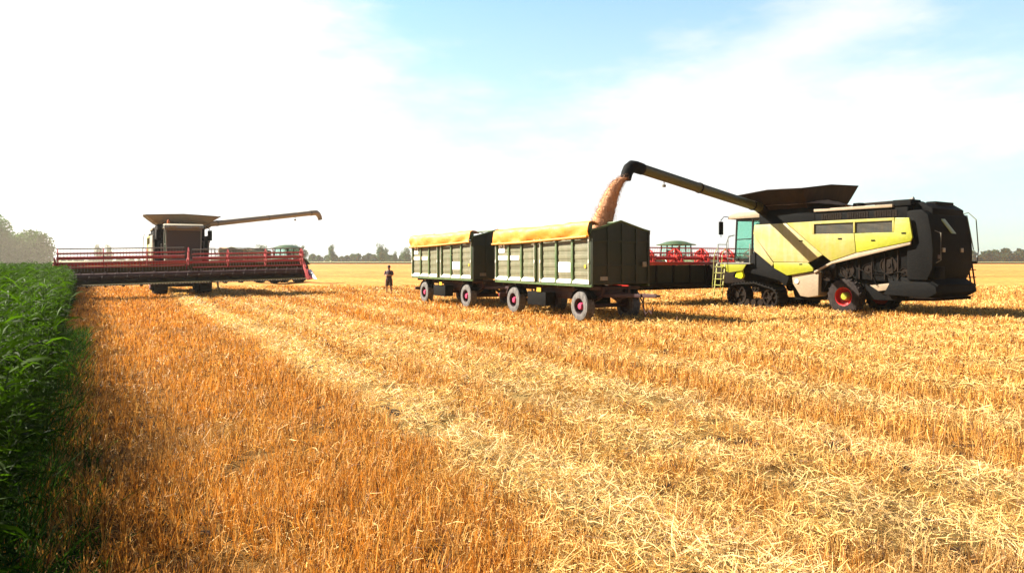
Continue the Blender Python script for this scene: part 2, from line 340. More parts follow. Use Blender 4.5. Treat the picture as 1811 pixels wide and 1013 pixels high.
def blades(P0, D, L, Wd, tone, name, m, kind_label, cat, bend=0.0):
    """thin tapering straws: P0 foot, D unit direction, L length, Wd width"""
    n = len(P0); rnd = rng.normal(size=(n, 3)); side = np.cross(D, rnd); side /= np.linalg.norm(side, axis=1)[:, None]+1e-9
    h = (Wd/2)[:, None]*side; mid = P0+D*(L*.5)[:, None]+rng.normal(size=(n, 3))*(bend*L)[:, None]; tip = P0+D*L[:, None]
    V = np.stack([P0-h, P0+h, mid+h, mid-h, tip+h*.5, tip-h*.5], 1).reshape(-1, 3)
    b = np.arange(n)[:, None]*6; F = np.concatenate([b+np.array([0, 1, 2, 3]), b+np.array([3, 2, 4, 5])], 0)
    o = fast_mesh(name, V, F, np.repeat(tone, 6, 0), m); tag(o, kind_label, cat, kind='stuff'); return o
strawm = attr_mat('straw', .6, .25, (1.15, .95, .6), spec=.35)
def build_straw():
    # standing stubble, in drilled rows
    n = 330000; X, Y = sample_ground(n, 4.2, 60, 1.45)
    c = rowc(X, Y); cr = np.round(c/.145)*.145+rng.normal(size=n)*.018; X = X+(cr-c)
    c = cr; p = pale_mask(X, Y); keep = (c > -.55-.03*Y)
    keep &= rng.random(n) < np.where(c < 3.9, 1.0, np.clip(.95-1.1*p, .12, .8))
    keep &= (fbm(X, Y, .50, 61, 3) > .33) & (~pits(X, Y) | (rng.random(n) < .10))
    X, Y, p = X[keep], Y[keep], p[keep]; n = len(X)
    D = np.stack([rng.normal(size=n)*.26+.03, rng.normal(size=n)*.26, np.ones(n)], 1); D /= np.linalg.norm(D, axis=1)[:, None]
    L = (.11+.12*rng.random(n)+.06*fbm(X, Y, 1.6, 63))*np.where(p > .5, .8, 1); Wd = np.maximum(.006, Y*.00075)*(.7+.6*rng.random(n))
    P0 = np.stack([X, Y, ground_h(X, Y)-.02], 1)
    blades(P0, D, L, Wd, straw_tone(X, Y, p*.55, n), 'standing_stubble', strawm, 'orange cut stalks standing in rows over the foreground', 'stubble', .03)
    # loose chopped straw lying on it
    n = 520000; X, Y = sample_ground(n, 4.2, 60, 1.45); p = pale_mask(X, Y); c = rowc(X, Y)
    keep = (rng.random(n) < np.clip(.38+1.0*p, .10, 1)) & (c > -.35-.03*Y) & (fbm(X, Y, .50, 61, 3) > .30) & (~pits(X, Y) | (rng.random(n) < .06)); X, Y, p = X[keep], Y[keep], p[keep]; n = len(X)
    th = rng.random(n)*2*PI; el = rng.normal(size=n)*.42+.10
    D = np.stack([np.cos(th)*np.cos(el), np.sin(th)*np.cos(el), np.sin(el)], 1)
    L = .05+.19*rng.random(n)**1.6; Wd = np.maximum(.0050, Y*.00072)*(.7+.6*rng.random(n))
    P0 = np.stack([X, Y, ground_h(X, Y)+.01+rng.random(n)*(.05+.09*p)+np.maximum(0, -D[:, 2]*L)], 1)
    blades(P0, D, L, Wd, straw_tone(X, Y, np.clip(p*1.0+.30, 0, 1), n), 'loose_straw', strawm, 'pale chopped straw lying in swaths across the field', 'straw', .13)
build_field(); build_straw()

def build_far_ground():
    m = mat('far_crop', (.20, .24, .07), .9, dust=.4, dcol=(.34, .31, .13), scale=.01)
    MB().box(-9000, 9000, 425, 12000, -.3, .95).build('far_field', m); tag(bpy.data.objects['far_field'], kind='structure')
    mg = mat('side_ground', (.46, .25, .06), .95, dust=.3, dcol=(.6, .4, .15), scale=.3)
    MB().sheet([[(-9000, -900, -.4), (-9000, 12000, -.4)], [(9000, -900, -.4), (9000, 12000, -.4)]]).build('ground', mg); tag(bpy.data.objects['ground'], kind='structure')
build_far_ground()

# ------------------------------------------------------------------ green crop on the left
def build_crop():
    Vs, Fs, Ts = [], [], []; off = 0
    def ribbon(P, w, tone):                      # P (n,k,3) centreline, w (n,k) widths
        nonlocal off
        n, k, _ = P.shape; d = P[:, -1]-P[:, 0]; rnd = rng.normal(size=(n, 3)); s = np.cross(d, rnd); s /= np.linalg.norm(s, axis=1)[:, None]+1e-9
        A = P-s[:, None]*w[..., None]/2; B = P+s[:, None]*w[..., None]/2; V = np.stack([A, B], 2).reshape(-1, 3)
        b = (np.arange(n)*2*k)[:, None, None]+(np.arange(k-1)*2)[None, :, None]+np.array([0, 1, 3, 2])[None, None]
        Vs.append(V); Fs.append(b.reshape(-1, 4)+off); Ts.append(np.repeat(tone, 2*k, 0)); off += len(V)
    n = 7500; Y = (1.0+59*rng.random(n)**1.6); c = -.52-.030*Y+.5*(fbm(Y, Y*0, 1.7, 73)-.5)-8*rng.random(n)**1.6; c = c-.35*rng.random(n); ce = -.52-.030*Y
    X = c+TROW*Y; ht = (1.66+.36*rng.random(n)+.55*(fbm(X, Y, 1.2, 71)-.5))*(1-.35*np.exp(-((c-ce)/.35)**2)*rng.random(n))
    foot = np.stack([X, Y, ground_h(X, Y)-.03], 1); lean = rng.normal(size=(n, 2))*.07
    tt = np.linspace(0, 1, 4)[None, :, None]
    P = foot[:, None]+np.concatenate([lean[:, None, :]*tt**1.5*ht[:, None, None], tt*ht[:, None, None]], -1)
    g = .5+rng.random(n)[:, None]*.8
    ribbon(P, np.maximum(.016, Y*.0008)[:, None]*np.array([1.2, 1, .8, .4]), np.array([.05, .10, .015])*g)
    for k in range(21):                          # leaves up the stem
        f = .15+.85*(k+rng.random(n))/21; q = foot+np.concatenate([lean*(f**1.5*ht)[:, None], (f*ht)[:, None]], 1)
        th = rng.random(n)*2*PI; L = (.33-.12*f)*(.6+.7*rng.random(n)); up = .55+.75*rng.random(n)
        s = np.linspace(0, 1, 4)[None, :]
        rad = L[:, None]*s; z = L[:, None]*(up[:, None]*s-.75*s**2.2)
        P = q[:, None]+np.stack([rad*np.cos(th)[:, None], rad*np.sin(th)[:, None], z], -1)
        w = np.maximum(.017, Y*.0009)[:, None]*np.array([.55, 1, .8, .15])*(.7+.6*rng.random(n))[:, None]
        gg = (.35+rng.random(n)*.9)[:, None]*(.6+.8*fbm(X, Y, .9, 74)[:, None]); tone = (np.array([.014, .042, .003])*(1-f)[:, None]+np.array([.062, .125, .006])*f[:, None])*gg  # shade inside the stand painted in: leaves darker towards the foot
        ribbon(P, w, tone)
    # weeds and volunteer grass at the foot of the crop
    n = 9000; Y = 3.5+18*rng.random(n)**1.5; c = -.9-.03*Y+1.1*rng.random(n)**1.5; X = c+TROW*Y; L = (.15+.45*rng.random(n))*np.where(c < -.5, 1.2, .6)
    D = rng.normal(size=(n, 3))*.35; D[:, 2] = 1; s = np.linspace(0, 1, 4)[None, :, None]
    P = np.stack([X, Y, ground_h(X, Y)-.02], 1)[:, None]+D[:, None]*s*L[:, None, None]; P[..., 2] -= (s[..., 0]**2*L[:, None])*.3
    ribbon(P, np.maximum(.010, Y*.0008)[:, None]*np.array([1, 1, .7, .2]), np.array([.06, .13, .02])*(.5+rng.random(n))[:, None])
    V = np.concatenate(Vs); F = np.concatenate(Fs); T = np.concatenate(Ts)
    o = fast_mesh('green_crop', V, F, T, attr_mat('crop_leaves', .7, .45, (1.1, 1.25, .5), spec=.12))
    tag(o, 'tall leafy green crop standing along the left edge of the stubble', 'crop', kind='stuff')
build_crop()

# ------------------------------------------------------------------ trees and hedges
def leaf_cloud(name, C, Rr, n, size, tone, parent=None, m=None, squash=1.0):
    """small leaf faces in clumps through the crown's volume"""
    C = np.array(C); k = len(C); w = Rr**2.4; w = w/w.sum(); idx = rng.choice(k, n, p=w)
    d = rng.normal(size=(n, 3)); d /= np.linalg.norm(d, axis=1)[:, None]; rad = Rr[idx]*(.35+.75*rng.random(n)**.55)
    P = C[idx]+d*rad[:, None]*np.array([1, 1, squash]); a = rng.normal(size=(n, 3)); a /= np.linalg.norm(a, axis=1)[:, None]; b = np.cross(a, rng.normal(size=(n, 3))); b /= np.linalg.norm(b, axis=1)[:, None]
    s = (size*(.5+rng.random(n)))[:, None]; V = np.stack([P-a*s, P+b*s*.6, P+a*s, P-b*s*.6], 1).reshape(-1, 3)
    F = np.arange(n*4).reshape(-1, 4); ct = .7+.6*rng.random(k); T = np.array(tone)*(ct[idx]*(.7+.6*rng.random(n)))[:, None]
    return fast_mesh(name, V, F, np.repeat(T, 4, 0), m or leaf, parent)
def tree(px, base_y, Y, h, w, label, group, name='tree', shape='round', n=2600, tone=(.08, .14, .05), dens=1.0):
    p = at(px, base_y, Y); z0 = 0
    r = empty(name, (p.x, Y, z0), random.random()*6, label, 'tree', group)
    tr = MB(); bend = [Vector((random.uniform(-.04, .04)*h*k, random.uniform(-.04, .04)*h*k, h*.85*k/4)) for k in range(5)]
    bend[0] = Vector((0, 0, -.3)); tr.tube(bend, [h*.030, h*.022, h*.016, h*.010, h*.004], 8)
    cl = []; k = 15 if shape == 'round' else 12
    for i in range(k):
        f = i/(k-1)
        if shape == 'tall': zz = h*(.22+.70*f); rr = w*.5*(.55+.55*math.sin(PI*min(1, f*1.05+.12))); a = random.random()*6.3; o = w*.28*random.random()
        else: zz = h*(.32+.52*random.random()); a = random.random()*6.3; o = w*.36*math.sqrt(random.random())*math.sin(PI*min(1, max(.15, (zz/h-.12)/.88))); rr = w*random.uniform(.14, .24)
        if shape == 'tall': rr *= random.uniform(.45, .7)
        q = Vector((math.cos(a)*o, math.sin(a)*o, zz)); cl.append((q, rr))
        b = bend[0].lerp(bend[4], max(.1, min(.9, zz/h-.18))); tr.tube([b, (b+q)/2+Vector((0, 0, -.02*h)), q], [h*.010, h*.006, h*.003], 5)
    tr.build('trunk', bark, r)
    leaf_cloud('crown', [tuple(q) for q, _ in cl], np.array([x for _, x in cl]), n, h*.022, tone, r)
    return r
G = 'trees along the far edge of the field'
tree(176, 460, 520, 13.5, 8, 'first of two small pale trees above the left header', G, shape='tall')
tree(192, 460, 520, 13.0, 7, 'second of two small pale trees above the left header', G, shape='tall')
tree(440, 460, 470, 11, 8, 'pale tree farthest left behind the distant yellow trailer', G)
tree(461, 460, 500, 12.5, 12, 'pale tree with a wide loose crown left of the distant tractor', G)
tree(513, 460, 500, 13, 11, 'pale tree just right of the distant tractor roof', G)
tree(524, 460, 480, 12, 6, 'thin pale tree behind the right end of the left header', G, shape='tall')
tree(536, 460, 480, 12, 7, 'pale tree directly above the right tip of the left header', G, shape='tall')
tree(586, 460, 520, 13.2, 8, 'lone round-topped tree between the left combine and the person', G, shape='tall')
tree(673, 460, 520, 14, 9, 'broad pale tree left of the person head', G, shape='tall')
tree(682, 460, 560, 12, 6, 'narrow pale tree close beside the broad one behind the person', G, shape='tall')
tree(699, 460, 560, 9, 5, 'smallest pale tree right behind the person', G, shape='tall')
tree(716, 460, 520, 11.5, 9, 'pale spreading tree next to the rear trailer', G)
tree(-34, 462, 92, 6.6, 15.5, 'big rounded dusty tree at the left edge behind the green crop', None, 'broad_tree', n=90000, tone=(.055, .135, .012))
def hedge(name, px0, px1, Y, h0, h1, label, n, tone, seed):
    x0, x1 = at(px0, 0, Y).x, at(px1, 0, Y).x; k = int((x1-x0)/5)+2; xs = np.linspace(x0, x1, k)
    hh = h0+(h1-h0)*fbm(xs, xs*0, 30, seed, 3); C = []; Rr = []
    for x, h in zip(xs, hh):
        for j in range(3): C.append((x+random.uniform(-3, 3), Y+random.uniform(-4, 8), h*(.15+.30*j))); Rr.append(h*random.uniform(.26, .42))
    o = leaf_cloud(name, C, np.array(Rr), n, 1.1, tone); tag(o, label, 'hedge', kind='stuff')
hedge('hedgerow', 545, 742, 620, 3.5, 8.5, 'low far hedge line between the left combine and the trailers', 26000, (.05, .09, .03), 3)
hedge('hedgerow', 1120, 1330, 640, 3, 7, 'low far hedge line seen through the red reel', 9000, (.05, .09, .03), 5)
hedge('woodland', 1680, 2600, 560, 5, 10.5, 'dark far line of woodland right of the big combine', 60000, (.025, .055, .015), 7)
hedge('hedgerow', -900, 540, 640, 2, 4, 'low pale hedge line far behind the left combine', 26000, (.08, .11, .04), 9)

# ------------------------------------------------------------------ wheels
def wheel(par, c, r, w, rr, side, tyre, rim, lugs=0):
    """side -1: outer face towards -y"""
    e = bpy.data.objects.new('wheel', None); COL.objects.link(e); e.parent = par; e.location = c; e.empty_display_size = .2
    t = MB(); t.lathe([(rr, -w/2), (rr+(r-rr)*.55, -w*.53), (r*.95, -w*.46), (r, -w*.34), (r, w*.34), (r*.95, w*.46), (rr+(r-rr)*.55, w*.53), (rr, w/2), (rr, -w/2)], (0, 0, 0), n=36)
    if lugs:
        for k in range(lugs):
            a = 2*PI*k/lugs; 
            for s in (-1, 1):
                aa = a+(PI/lugs if s > 0 else 0); d = Vector((math.cos(aa), 0, math.sin(aa))); q = Vector((-math.sin(aa), 0, math.cos(aa)))
                t.bar(d*(r+.01)+Vector((0, s*w*.03, 0)), d*(r-.015)+Vector((0, s*w*.46, 0))+q*.10*s, .05, .05)
    t.build('tyre', tyre, e, ang=30)
    s = side; m = MB(); m.lathe([(rr*1.01, s*w*.50), (rr*.93, s*w*.45), (rr*.90, -s*w*.05), (rr*.62, -s*w*.22), (rr*.46, -s*w*.14), (rr*.40, s*w*.22), (rr*.16, s*w*.30), (.0004, s*w*.33)], (0, 0, 0), n=32)
    m.lathe([(rr*1.0, -s*w*.4), (rr*.9, -s*w*.2), (.0004, -s*w*.15)], (0, 0, 0), n=24)
    for k in range(8): a = 2*PI*k/8; m.tube([(rr*.54*math.cos(a), -s*w*.22, rr*.54*math.sin(a)), (rr*.54*math.cos(a), -s*w*.10, rr*.54*math.sin(a))], .018, 6)
    m.build('rim', rim, e)
    h = MB(); h.lathe([(rr*.46, s*w*.02), (rr*.44, s*w*.28), (rr*.34, s*w*.42), (.0004, s*w*.44)], (0, 0, 0), n=24); h.build('hub', magrim if rim is rimdark else (lime if rim is redrim else rim), e)
    return e

# ------------------------------------------------------------------ combine harvesters
# local axes: x to the rear, y from the unloading side to the other side, z up; origin under the front end of the near track
def make_combine(name, loc, rz, tip_world, header, style, label):
    root = empty(name, loc, rz, label, 'combine harvester', None)
    inv = (Matrix.Translation(loc) @ Matrix.Rotation(rz, 4, 'Z')).inverted(); tip = inv @ Vector(tip_world)
    near = style == 'near'
    P_ = lime if near else farp
    flap = tankm if near else tanklight
    # crawler tracks
    for y0 in (0.0, 2.55):
        y1 = y0+.75; cs = [(.62, .58, .50), (2.42, .50, .42)]
        tr = bpy.data.objects.new('track', None); COL.objects.link(tr); tr.parent = root
        pts = []
        for k in range(13): a = R(100+160*k/12+10); pts.append((.62+.54*math.cos(a), .60+.54*math.sin(a)))
        for k in range(13): a = R(-90+180*k/12*.98); pts.append((2.42+.46*math.cos(a), .52+.46*math.sin(a)))
        pts += [(1.62, 1.20)] if near else [(1.6, 1.12)]
        cx = sum(p[0] for p in pts)/len(pts); cz = sum(p[1] for p in pts)/len(pts)
        ip = [(cx+(p[0]-cx)*.955, cz+(p[1]-cz)*.90) for p in pts]; b = MB(); n = len(pts)
        va = [[b.bm.verts.new((p[0], y, p[1])) for p in L] for y in (y0, y1) for L in (pts, ip)]
        o0, i0, o1, i1 = va
        for i in range(n):
            j = (i+1) % n
            for q in ((o0[i], o0[j], o1[j], o1[i]), (i0[j], i0[i], i1[i], i1[j]), (o0[j], o0[i], i0[i], i0[j]), (o1[i], o1[j], i1[j], i1[i])): b.bm.faces.new(q)
        # lugs round the belt
        tot = [0]
        for i in range(n): tot.append(tot[-1]+math.dist(pts[i], pts[(i+1) % n]))
        L = 0
        while L < tot[-1]-.1:
            i = max(k for k in range(n) if tot[k] <= L); f = (L-tot[i])/(tot[i+1]-tot[i]); p, q = pts[i], pts[(i+1) % n]
            x, z = p[0]+(q[0]-p[0])*f, p[1]+(q[1]-p[1])*f; dx, dz = (q[0]-p[0]), (q[1]-p[1]); dl = math.hypot(dx, dz); nx, nz = dz/dl, -dx/dl
            if (x-cx)*nx+(z-cz)*nz < 0: nx, nz = -nx, -nz
            b.bar((x+nx*.02, y0+.02, z+nz*.02), (x+nx*.02, y1-.02, z+nz*.02), .07, .05); L += .17
        b.build('track_belt', rubber, tr)
        for (wx, wz, wr) in cs+[(1.62, .93, .20)]:
            m = MB(); yy = (y0+.10, y1-.10)
            m.lathe([(wr*.98, yy[0]), (wr*.80, yy[0]+.02), (wr*.72, yy[0]+.10), (wr*.3, yy[0]+.10), (wr*.25, yy[0]-.02), (.0004, yy[0]-.02)], (wx, 0, wz), n=24)
            m.lathe([(wr*.98, yy[0]), (wr*.98, yy[1]), (wr*.72, yy[1]-.1), (.0004, yy[1]-.1)], (wx, 0, wz), n=24)
            for k in range(6): a = k*PI/3; m.bar((wx+wr*.3*math.cos(a), yy[0]+.06, wz+wr*.3*math.sin(a)), (wx+wr*.85*math.cos(a), yy[0]+.06, wz+wr*.85*math.sin(a)), .05, .05)
            m.build('idler_wheel', dark, tr)
        m = MB()
        for k in range(3): m.lathe([(.0004, y0+.12), (.15, y0+.12), (.17, y0+.2), (.17, y1-.2), (.0004, y1-.2)], (1.13+.37*k, 0, .26), n=16)
        m.build('rollers', dark, tr)
    # rear axle and wheels
    wheel(root, (5.98, .28, .72), .72, .50, .38, -1, tyredark if near else rubber, redrim, 20); wheel(root, (5.98, 3.02, .72), .72, .50, .43, 1, rubber, redrim, 20)
    m = MB(); m.box(5.86, 6.10, .55, 2.75, .62, .86); m.box(5.7, 6.25, 1.3, 2.0, .8, 1.4); m.build('rear_axle', black, root, .01)
    # body core under and behind the side panels
    m = MB(); m.prism([(1.75, 1.35), (3.3, 1.12), (4.9, .85), (5.3, 1.52), (8.6, 1.30), (8.6, 3.62), (4.6, 3.74), (1.75, 3.66)], .26, 3.04)
    m.prism([(2.9, 1.25), (4.9, .95), (5.2, 1.42), (2.9, 1.7)], .42, 2.9); m.box(6.3, 8.3, .45, 2.85, .62, 1.5); m.prism([(3.0, 1.3), (3.2, .45), (5.0, .50), (5.5, 1.3)], .8, 2.6); m.build('body', black, root, .03)
    m = MB(); m.prism([(.35, 1.42), (1.3, 1.62), (2.9, 1.30), (3.25, 1.05), (3.45, 1.50), (2.75, 1.98), (1.62, 2.60), (.9, 2.05)], .06, .9); m.prism([(.35, 1.42), (1.3, 1.62), (3.25, 1.2), (2.75, 1.98), (1.0, 2.3)], 2.4, 3.24); m.build('wheel_arch', black, root, .03)
    # side panels, both sides
    for s, sgn in ((0.0, -1), (3.30, 1)):
        def panel(nm, poly, m_, off=0.0, th=.10, bv=.025):
            a = s+sgn*(.04+off); b = a-sgn*th; mb = MB(); mb.prism(poly, min(a, b), max(a, b)); return mb.build(nm, m_, root, bv)
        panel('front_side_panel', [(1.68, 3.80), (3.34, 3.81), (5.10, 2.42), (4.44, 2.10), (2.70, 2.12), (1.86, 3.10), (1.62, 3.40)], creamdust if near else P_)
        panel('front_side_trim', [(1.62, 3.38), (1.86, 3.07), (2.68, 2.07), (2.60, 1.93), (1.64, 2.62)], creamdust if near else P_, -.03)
        panel('lower_side_panel', [(2.71, 2.10), (4.42, 2.08), (4.66, 1.86), (4.66, 1.74), (3.40, 1.53), (2.74, 1.84)], lime, .012)
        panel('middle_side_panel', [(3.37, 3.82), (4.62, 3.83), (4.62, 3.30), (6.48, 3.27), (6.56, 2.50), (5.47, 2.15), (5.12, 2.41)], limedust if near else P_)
        panel('rear_side_panel', [(6.50, 3.27), (8.10, 3.27), (8.14, 3.82), (8.68, 3.80), (8.80, 3.05), (8.73, 2.90), (6.58, 2.50)], lime)
        panel('panel_edge', [(6.56, 2.49), (8.73, 2.885), (8.71, 2.78), (5.50, 2.04), (4.68, 1.64), (4.68, 1.74), (5.47, 2.14)], tandust, -.02)
        mb = MB(); y = s+sgn*.0
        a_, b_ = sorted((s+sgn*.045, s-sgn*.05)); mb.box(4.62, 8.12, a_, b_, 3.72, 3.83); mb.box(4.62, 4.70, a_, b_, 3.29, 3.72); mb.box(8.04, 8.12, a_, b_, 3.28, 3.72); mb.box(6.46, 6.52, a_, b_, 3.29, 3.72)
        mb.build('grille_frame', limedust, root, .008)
        mb = MB()
        for k in range(9): z = 3.31+k*.046; mb.bar((4.70, s-sgn*.04, z), (8.04, s-sgn*.04, z), .05, .012)
        mb.box(4.62, 8.1, min(s-sgn*.09, s-sgn*.12), max(s-sgn*.09, s-sgn*.12), 3.28, 3.75); mb.build('grille', grey, root)
    # feeder house between the cab and the header
    m = MB(); m.prism([(-2.0, 1.05), (-2.0, 1.95), (.2, 2.15), (1.9, 2.1), (1.9, 1.2), (.3, 1.1)], .95, 2.35); m.build('feeder_house', dark, root, .03)
    m = MB(); m.prism([(.62, 1.42), (.80, 1.95), (.95, 2.02), (1.05, 1.45), (.95, 1.34)], -.06, .12)
    m.build('marker_panel', mat('bright_lime', (.60, .72, .01), .4, dust=.04) if 'bright_lime' not in MATS else MATS['bright_lime'], root, .02)
    # cab
    cab = MB(); cab.box(.10, 1.55, .62, 2.68, 2.05, 2.22); cab.box(1.50, 1.62, .66, 2.64, 2.2, 4.12); cab.build('cab_base', farp if not near else grey, root, .02)
    cb = bpy.data.objects['cab_base'] if False else root.children[-1] if False else None
    fr = MB()
    A = [(.02, .70, 2.2), (.18, .62, 4.14), (1.05, .60, 2.2), (1.10, .62, 4.14), (1.58, .64, 2.2), (1.58, .64, 4.14)]
    for k in (0, 2, 4):
        for mir in (0, 1):
            p, q = Vector(A[k]), Vector(A[k+1])
            if mir: p.y, q.y = 3.3-p.y, 3.3-q.y
            fr.bar(p, q, .07, .07)
    for mir in (0, 1):
        yy = .62 if not mir else 2.68; fr.bar((.15, yy, 4.12), (1.58, yy, 4.12), .07, .08); fr.bar((.02, yy, 2.22), (1.58, yy, 2.22), .07, .10); fr.bar((.10, yy, 3.18), (1.10, yy, 3.2), .03, .04)
    fr.bar((.02, .65, 2.24), (.02, 2.65, 2.24), .08, .10); fr.bar((.16, .65, 4.10), (.16, 2.65, 4.10), .08, .08); fr.build('cab_frame', dark if near else farp, root, .008)
    g = MB(); g.hexa([(.03, .70, 2.26), (.05, .70, 2.26), (.05, 2.60, 2.26), (.03, 2.60, 2.26), (.17, .70, 4.08), (.19, .70, 4.08), (.19, 2.60, 4.08), (.17, 2.60, 4.08)]); g.build('windscreen', glass if near else darkglass, root)
    for yy in (.625, 2.66):
        g = MB(); g.prism([(.09, 2.28), (1.02, 2.28), (1.06, 4.06), (.21, 4.06)], yy, yy+.015); g.build('side_window', glass, root)
        g = MB(); g.prism([(1.11, 2.28), (1.50, 2.28), (1.50, 4.06), (1.14, 4.06)], yy, yy+.015); g.build('rear_side_window', glass, root)
    m = MB(); m.prism([(-.32, 4.16), (-.22, 4.36), (.2, 4.46), (1.5, 4.46), (1.66, 4.32), (1.66, 4.16)], .52, 2.78); m.build('cab_roof', tandust if near else farp, root, .05)
    m = MB(); m.box(.72, 1.10, 1.35, 1.95, 2.5, 2.75); m.box(1.02, 1.16, 1.38, 1.92, 2.7, 3.45); m.build('driver_seat', black, root, .04)
    m = MB(); m.tube([(.35, 1.65, 2.3), (.55, 1.65, 2.95)], .04, 8); m.lathe([(.17, -.015), (.20, 0), (.17, .015), (.17, -.015)], (.55, 1.65, 2.98), 'z', 16); m.build('steering_column', black, root)
    for s in (-1, 1):        # mirrors
        y = .62 if s < 0 else 2.68; m = MB(); yo = y+s*(.36 if near else .42)
        m.tube([(-.10, y, 4.22), (-.42, y+s*.20, 4.30), (-.48, yo, 4.12)], .022, 6); m.tube([(-.48, yo, 4.15), (-.48, yo, 3.3)], .018, 6); m.build('mirror_arm', black, root)
        m = MB(); m.box(-.52, -.44, yo-.13, yo+.13, 3.42, 4.05); m.build('mirror', black, root, .02)
    m = MB(); m.tube([(-.35, .55, 2.3), (-.40, .55, 3.0), (-.2, .5, 3.35), (.05, .60, 3.4)], .02, 6); m.tube([(-.35, .55, 2.3), (-.02, .65, 2.25)], .02, 6); m.build('cab_handrail', grey, root); m = MB(); m.tube([(-.1, 2.9, 2.3), (-.1, 2.9, 3.2), (.8, 2.9, 3.2), (.8, 2.9, 2.3)], .02, 6); m.build('cab_handrail', grey, root); m = MB()
    m.tube([(-.05, .25, 2.2), (-.05, .25, 3.25), (.15, .25, 3.35), (.15, .55, 3.35)], .02, 6); m.build('cab_handrail', grey, root)
    for yy in (1.0, 2.3): m = MB(); m.box(-.36, -.26, yy-.22, yy+.22, 4.20, 4.34); m.build('work_light', steel, root, .015)
    m = MB(); m.lathe([(.0004, .26), (.05, .24), (.07, .18), (.075, 0)], (.5, 2.5, 4.46), 'z', 12); m.build('beacon', orange, root)
    # ladder and platform at the cab door
    m = MB(); m.box(-.35, 1.55, -.15, .62, 2.02, 2.08)
    for x in (-.34, 1.5): m.bar((x, -.12, 2.05), (x, -.12, 2.95), .04, .04)
    m.bar((-.34, -.12, 2.95), (-.34, .5, 2.95), .035, .035); m.build('platform', grey, root, .006)
    m = MB(); m.prism([(-.2, 2.0), (1.3, 2.0), (1.1, 1.72), (.3, 1.62), (-.1, 1.8)], -.14, -.09); m.build('platform_skirt', lime, root, .01)
    m = MB()
    for x in (-.42, .06): m.bar((x, -.35, .35), (x+.04, -.12, 2.05), .05, .05); m.tube([(x, -.42, .9), (x+.02, -.30, 2.5), (x+.03, -.1, 2.75)], .02, 6)
    for k in range(6): z = .42+k*.29; y = -.35+.23*(z-.35)/1.7; m.box(-.42, .08, y-.11, y+.09, z, z+.035)
    m.build('ladder', mat('worn_lime_steps', (.40, .44, .04), .5, dust=.4, scale=4) if 'worn_lime_steps' not in MATS else MATS['worn_lime_steps'], root, .004)
    # belts, pulleys, hoses and latches along the flank
    for (px_, pz_, pr_) in ((5.15, 1.55, .22), (6.05, 1.78, .30), (6.9, 1.85, .20), (7.75, 2.0, .34), (8.35, 1.75, .16), (4.0, 1.45, .16)):
        m = MB(); m.lathe([(.0004, .20), (pr_*.25, .20), (pr_*.28, .23), (pr_*.85, .235), (pr_*.9, .20), (pr_, .20), (pr_, .26), (.0004, .262)], (px_, 0, pz_), n=20); m.build('pulley', dark, root)
    for (a_, b_) in (((5.15, 1.77), (6.05, 2.08)), ((5.15, 1.33), (6.05, 1.48)), ((6.9, 2.05), (7.75, 2.34)), ((6.9, 1.65), (7.75, 1.66))): m = MB(); m.bar((a_[0], .22, a_[1]), (b_[0], .22, b_[1]), .03, .02); m.build('drive_belt', black, root)
    for k in range(4):
        m = MB(); x = 5.6+k*.75; m.tube([(x, .24, 2.4), (x+.1, .17, 2.0-.1*k), (x+.45, .16, 1.75), (x+.8, .22, 1.5), (x+.9, .26, 1.2)], .022, 6); m.build('hydraulic_hose', rubber, root)
    for k in range(6): m = MB(); x = 5.5+k*.52; m.box(x, x+.05, .19, .25, 1.45, 2.35+.07*k); m.build('frame_rib', dark, root)
    for (x, z) in ((4.0, 3.0), (5.8, 3.05), (7.2, 2.95), (8.4, 3.2), (4.0, 2.0)): m = MB(); m.box(x, x+.16, -.062, -.035, z, z+.05); m.build('latch', black, root, .006)
    for k in range(3): m = MB(); x = 4.9+k*1.15; m.box(x, x+.9, .185, .205, 3.88, 4.15); [m.box(x+.05+j*.1, x+.09+j*.1, .17, .19, 3.90, 4.13) for j in range(8)]; m.build('engine_vent', dark, root)
    m = MB(); m.tube([(4.7, .2, 4.40), (4.7, .2, 4.95), (7.8, .2, 4.85), (7.8, .2, 4.40)], .02, 6) if not near else m.tube([(5.0, 2.8, 4.4), (5.4, 2.6, 4.62), (6.8, 2.4, 4.62), (7.2, 2.2, 4.45)], .06, 8); m.build('deck_rail', dark, root)
    m = MB(); m.box(7.9, 8.6, .25, 1.0, 4.28, 4.52); m.build('cooler_box', black, root, .03)
    m = MB(); m.box(8.62, 9.0, 1.3, 2.7, 4.30, 4.46); m.build('dust_extractor', black, root, .03)
    m = MB(); m.box(9.40, 9.60, .35, .75, 1.5, 1.95); m.build('battery_box', black, root, .02)
    m = MB(); m.tube([(9.4, .4, 3.3), (9.62, .4, 3.2), (9.62, .4, 2.2), (9.45, .4, 2.1)], .02, 6); m.build('grab_rail', grey, root)
    # tank and tool box behind the track
    m = MB(); m.prism([(3.55, 1.60), (4.86, 1.72), (4.84, .70), (4.35, .62), (3.98, .66), (3.62, 1.18)], .05, .75); m.build('fuel_tank', tandust, root, .04)
    m = MB(); m.lathe([(.0004, -.02), (.085, -.02), (.10, .0), (.10, .06)], (3.83, .03, 1.28), n=20); m.build('lamp', white, root)
    m = MB(); m.prism([(6.95, 1.20), (7.75, 1.30), (7.75, 1.05), (7.3, .98)], .30, .36); m.build('bracket_plate', tandust, root, .01)
    # grain tank with its opened flaps
    m = MB(); m.prism([(1.72, 3.68), (4.55, 3.68), (4.55, 4.45), (1.72, 4.45)], .25, 3.05); m.build('grain_tank', black if near else dark, root, .03)
    b4 = [(1.75, .30), (4.15, .30), (4.15, 3.0), (1.75, 3.0)]; zb = 4.46 if near else 4.50
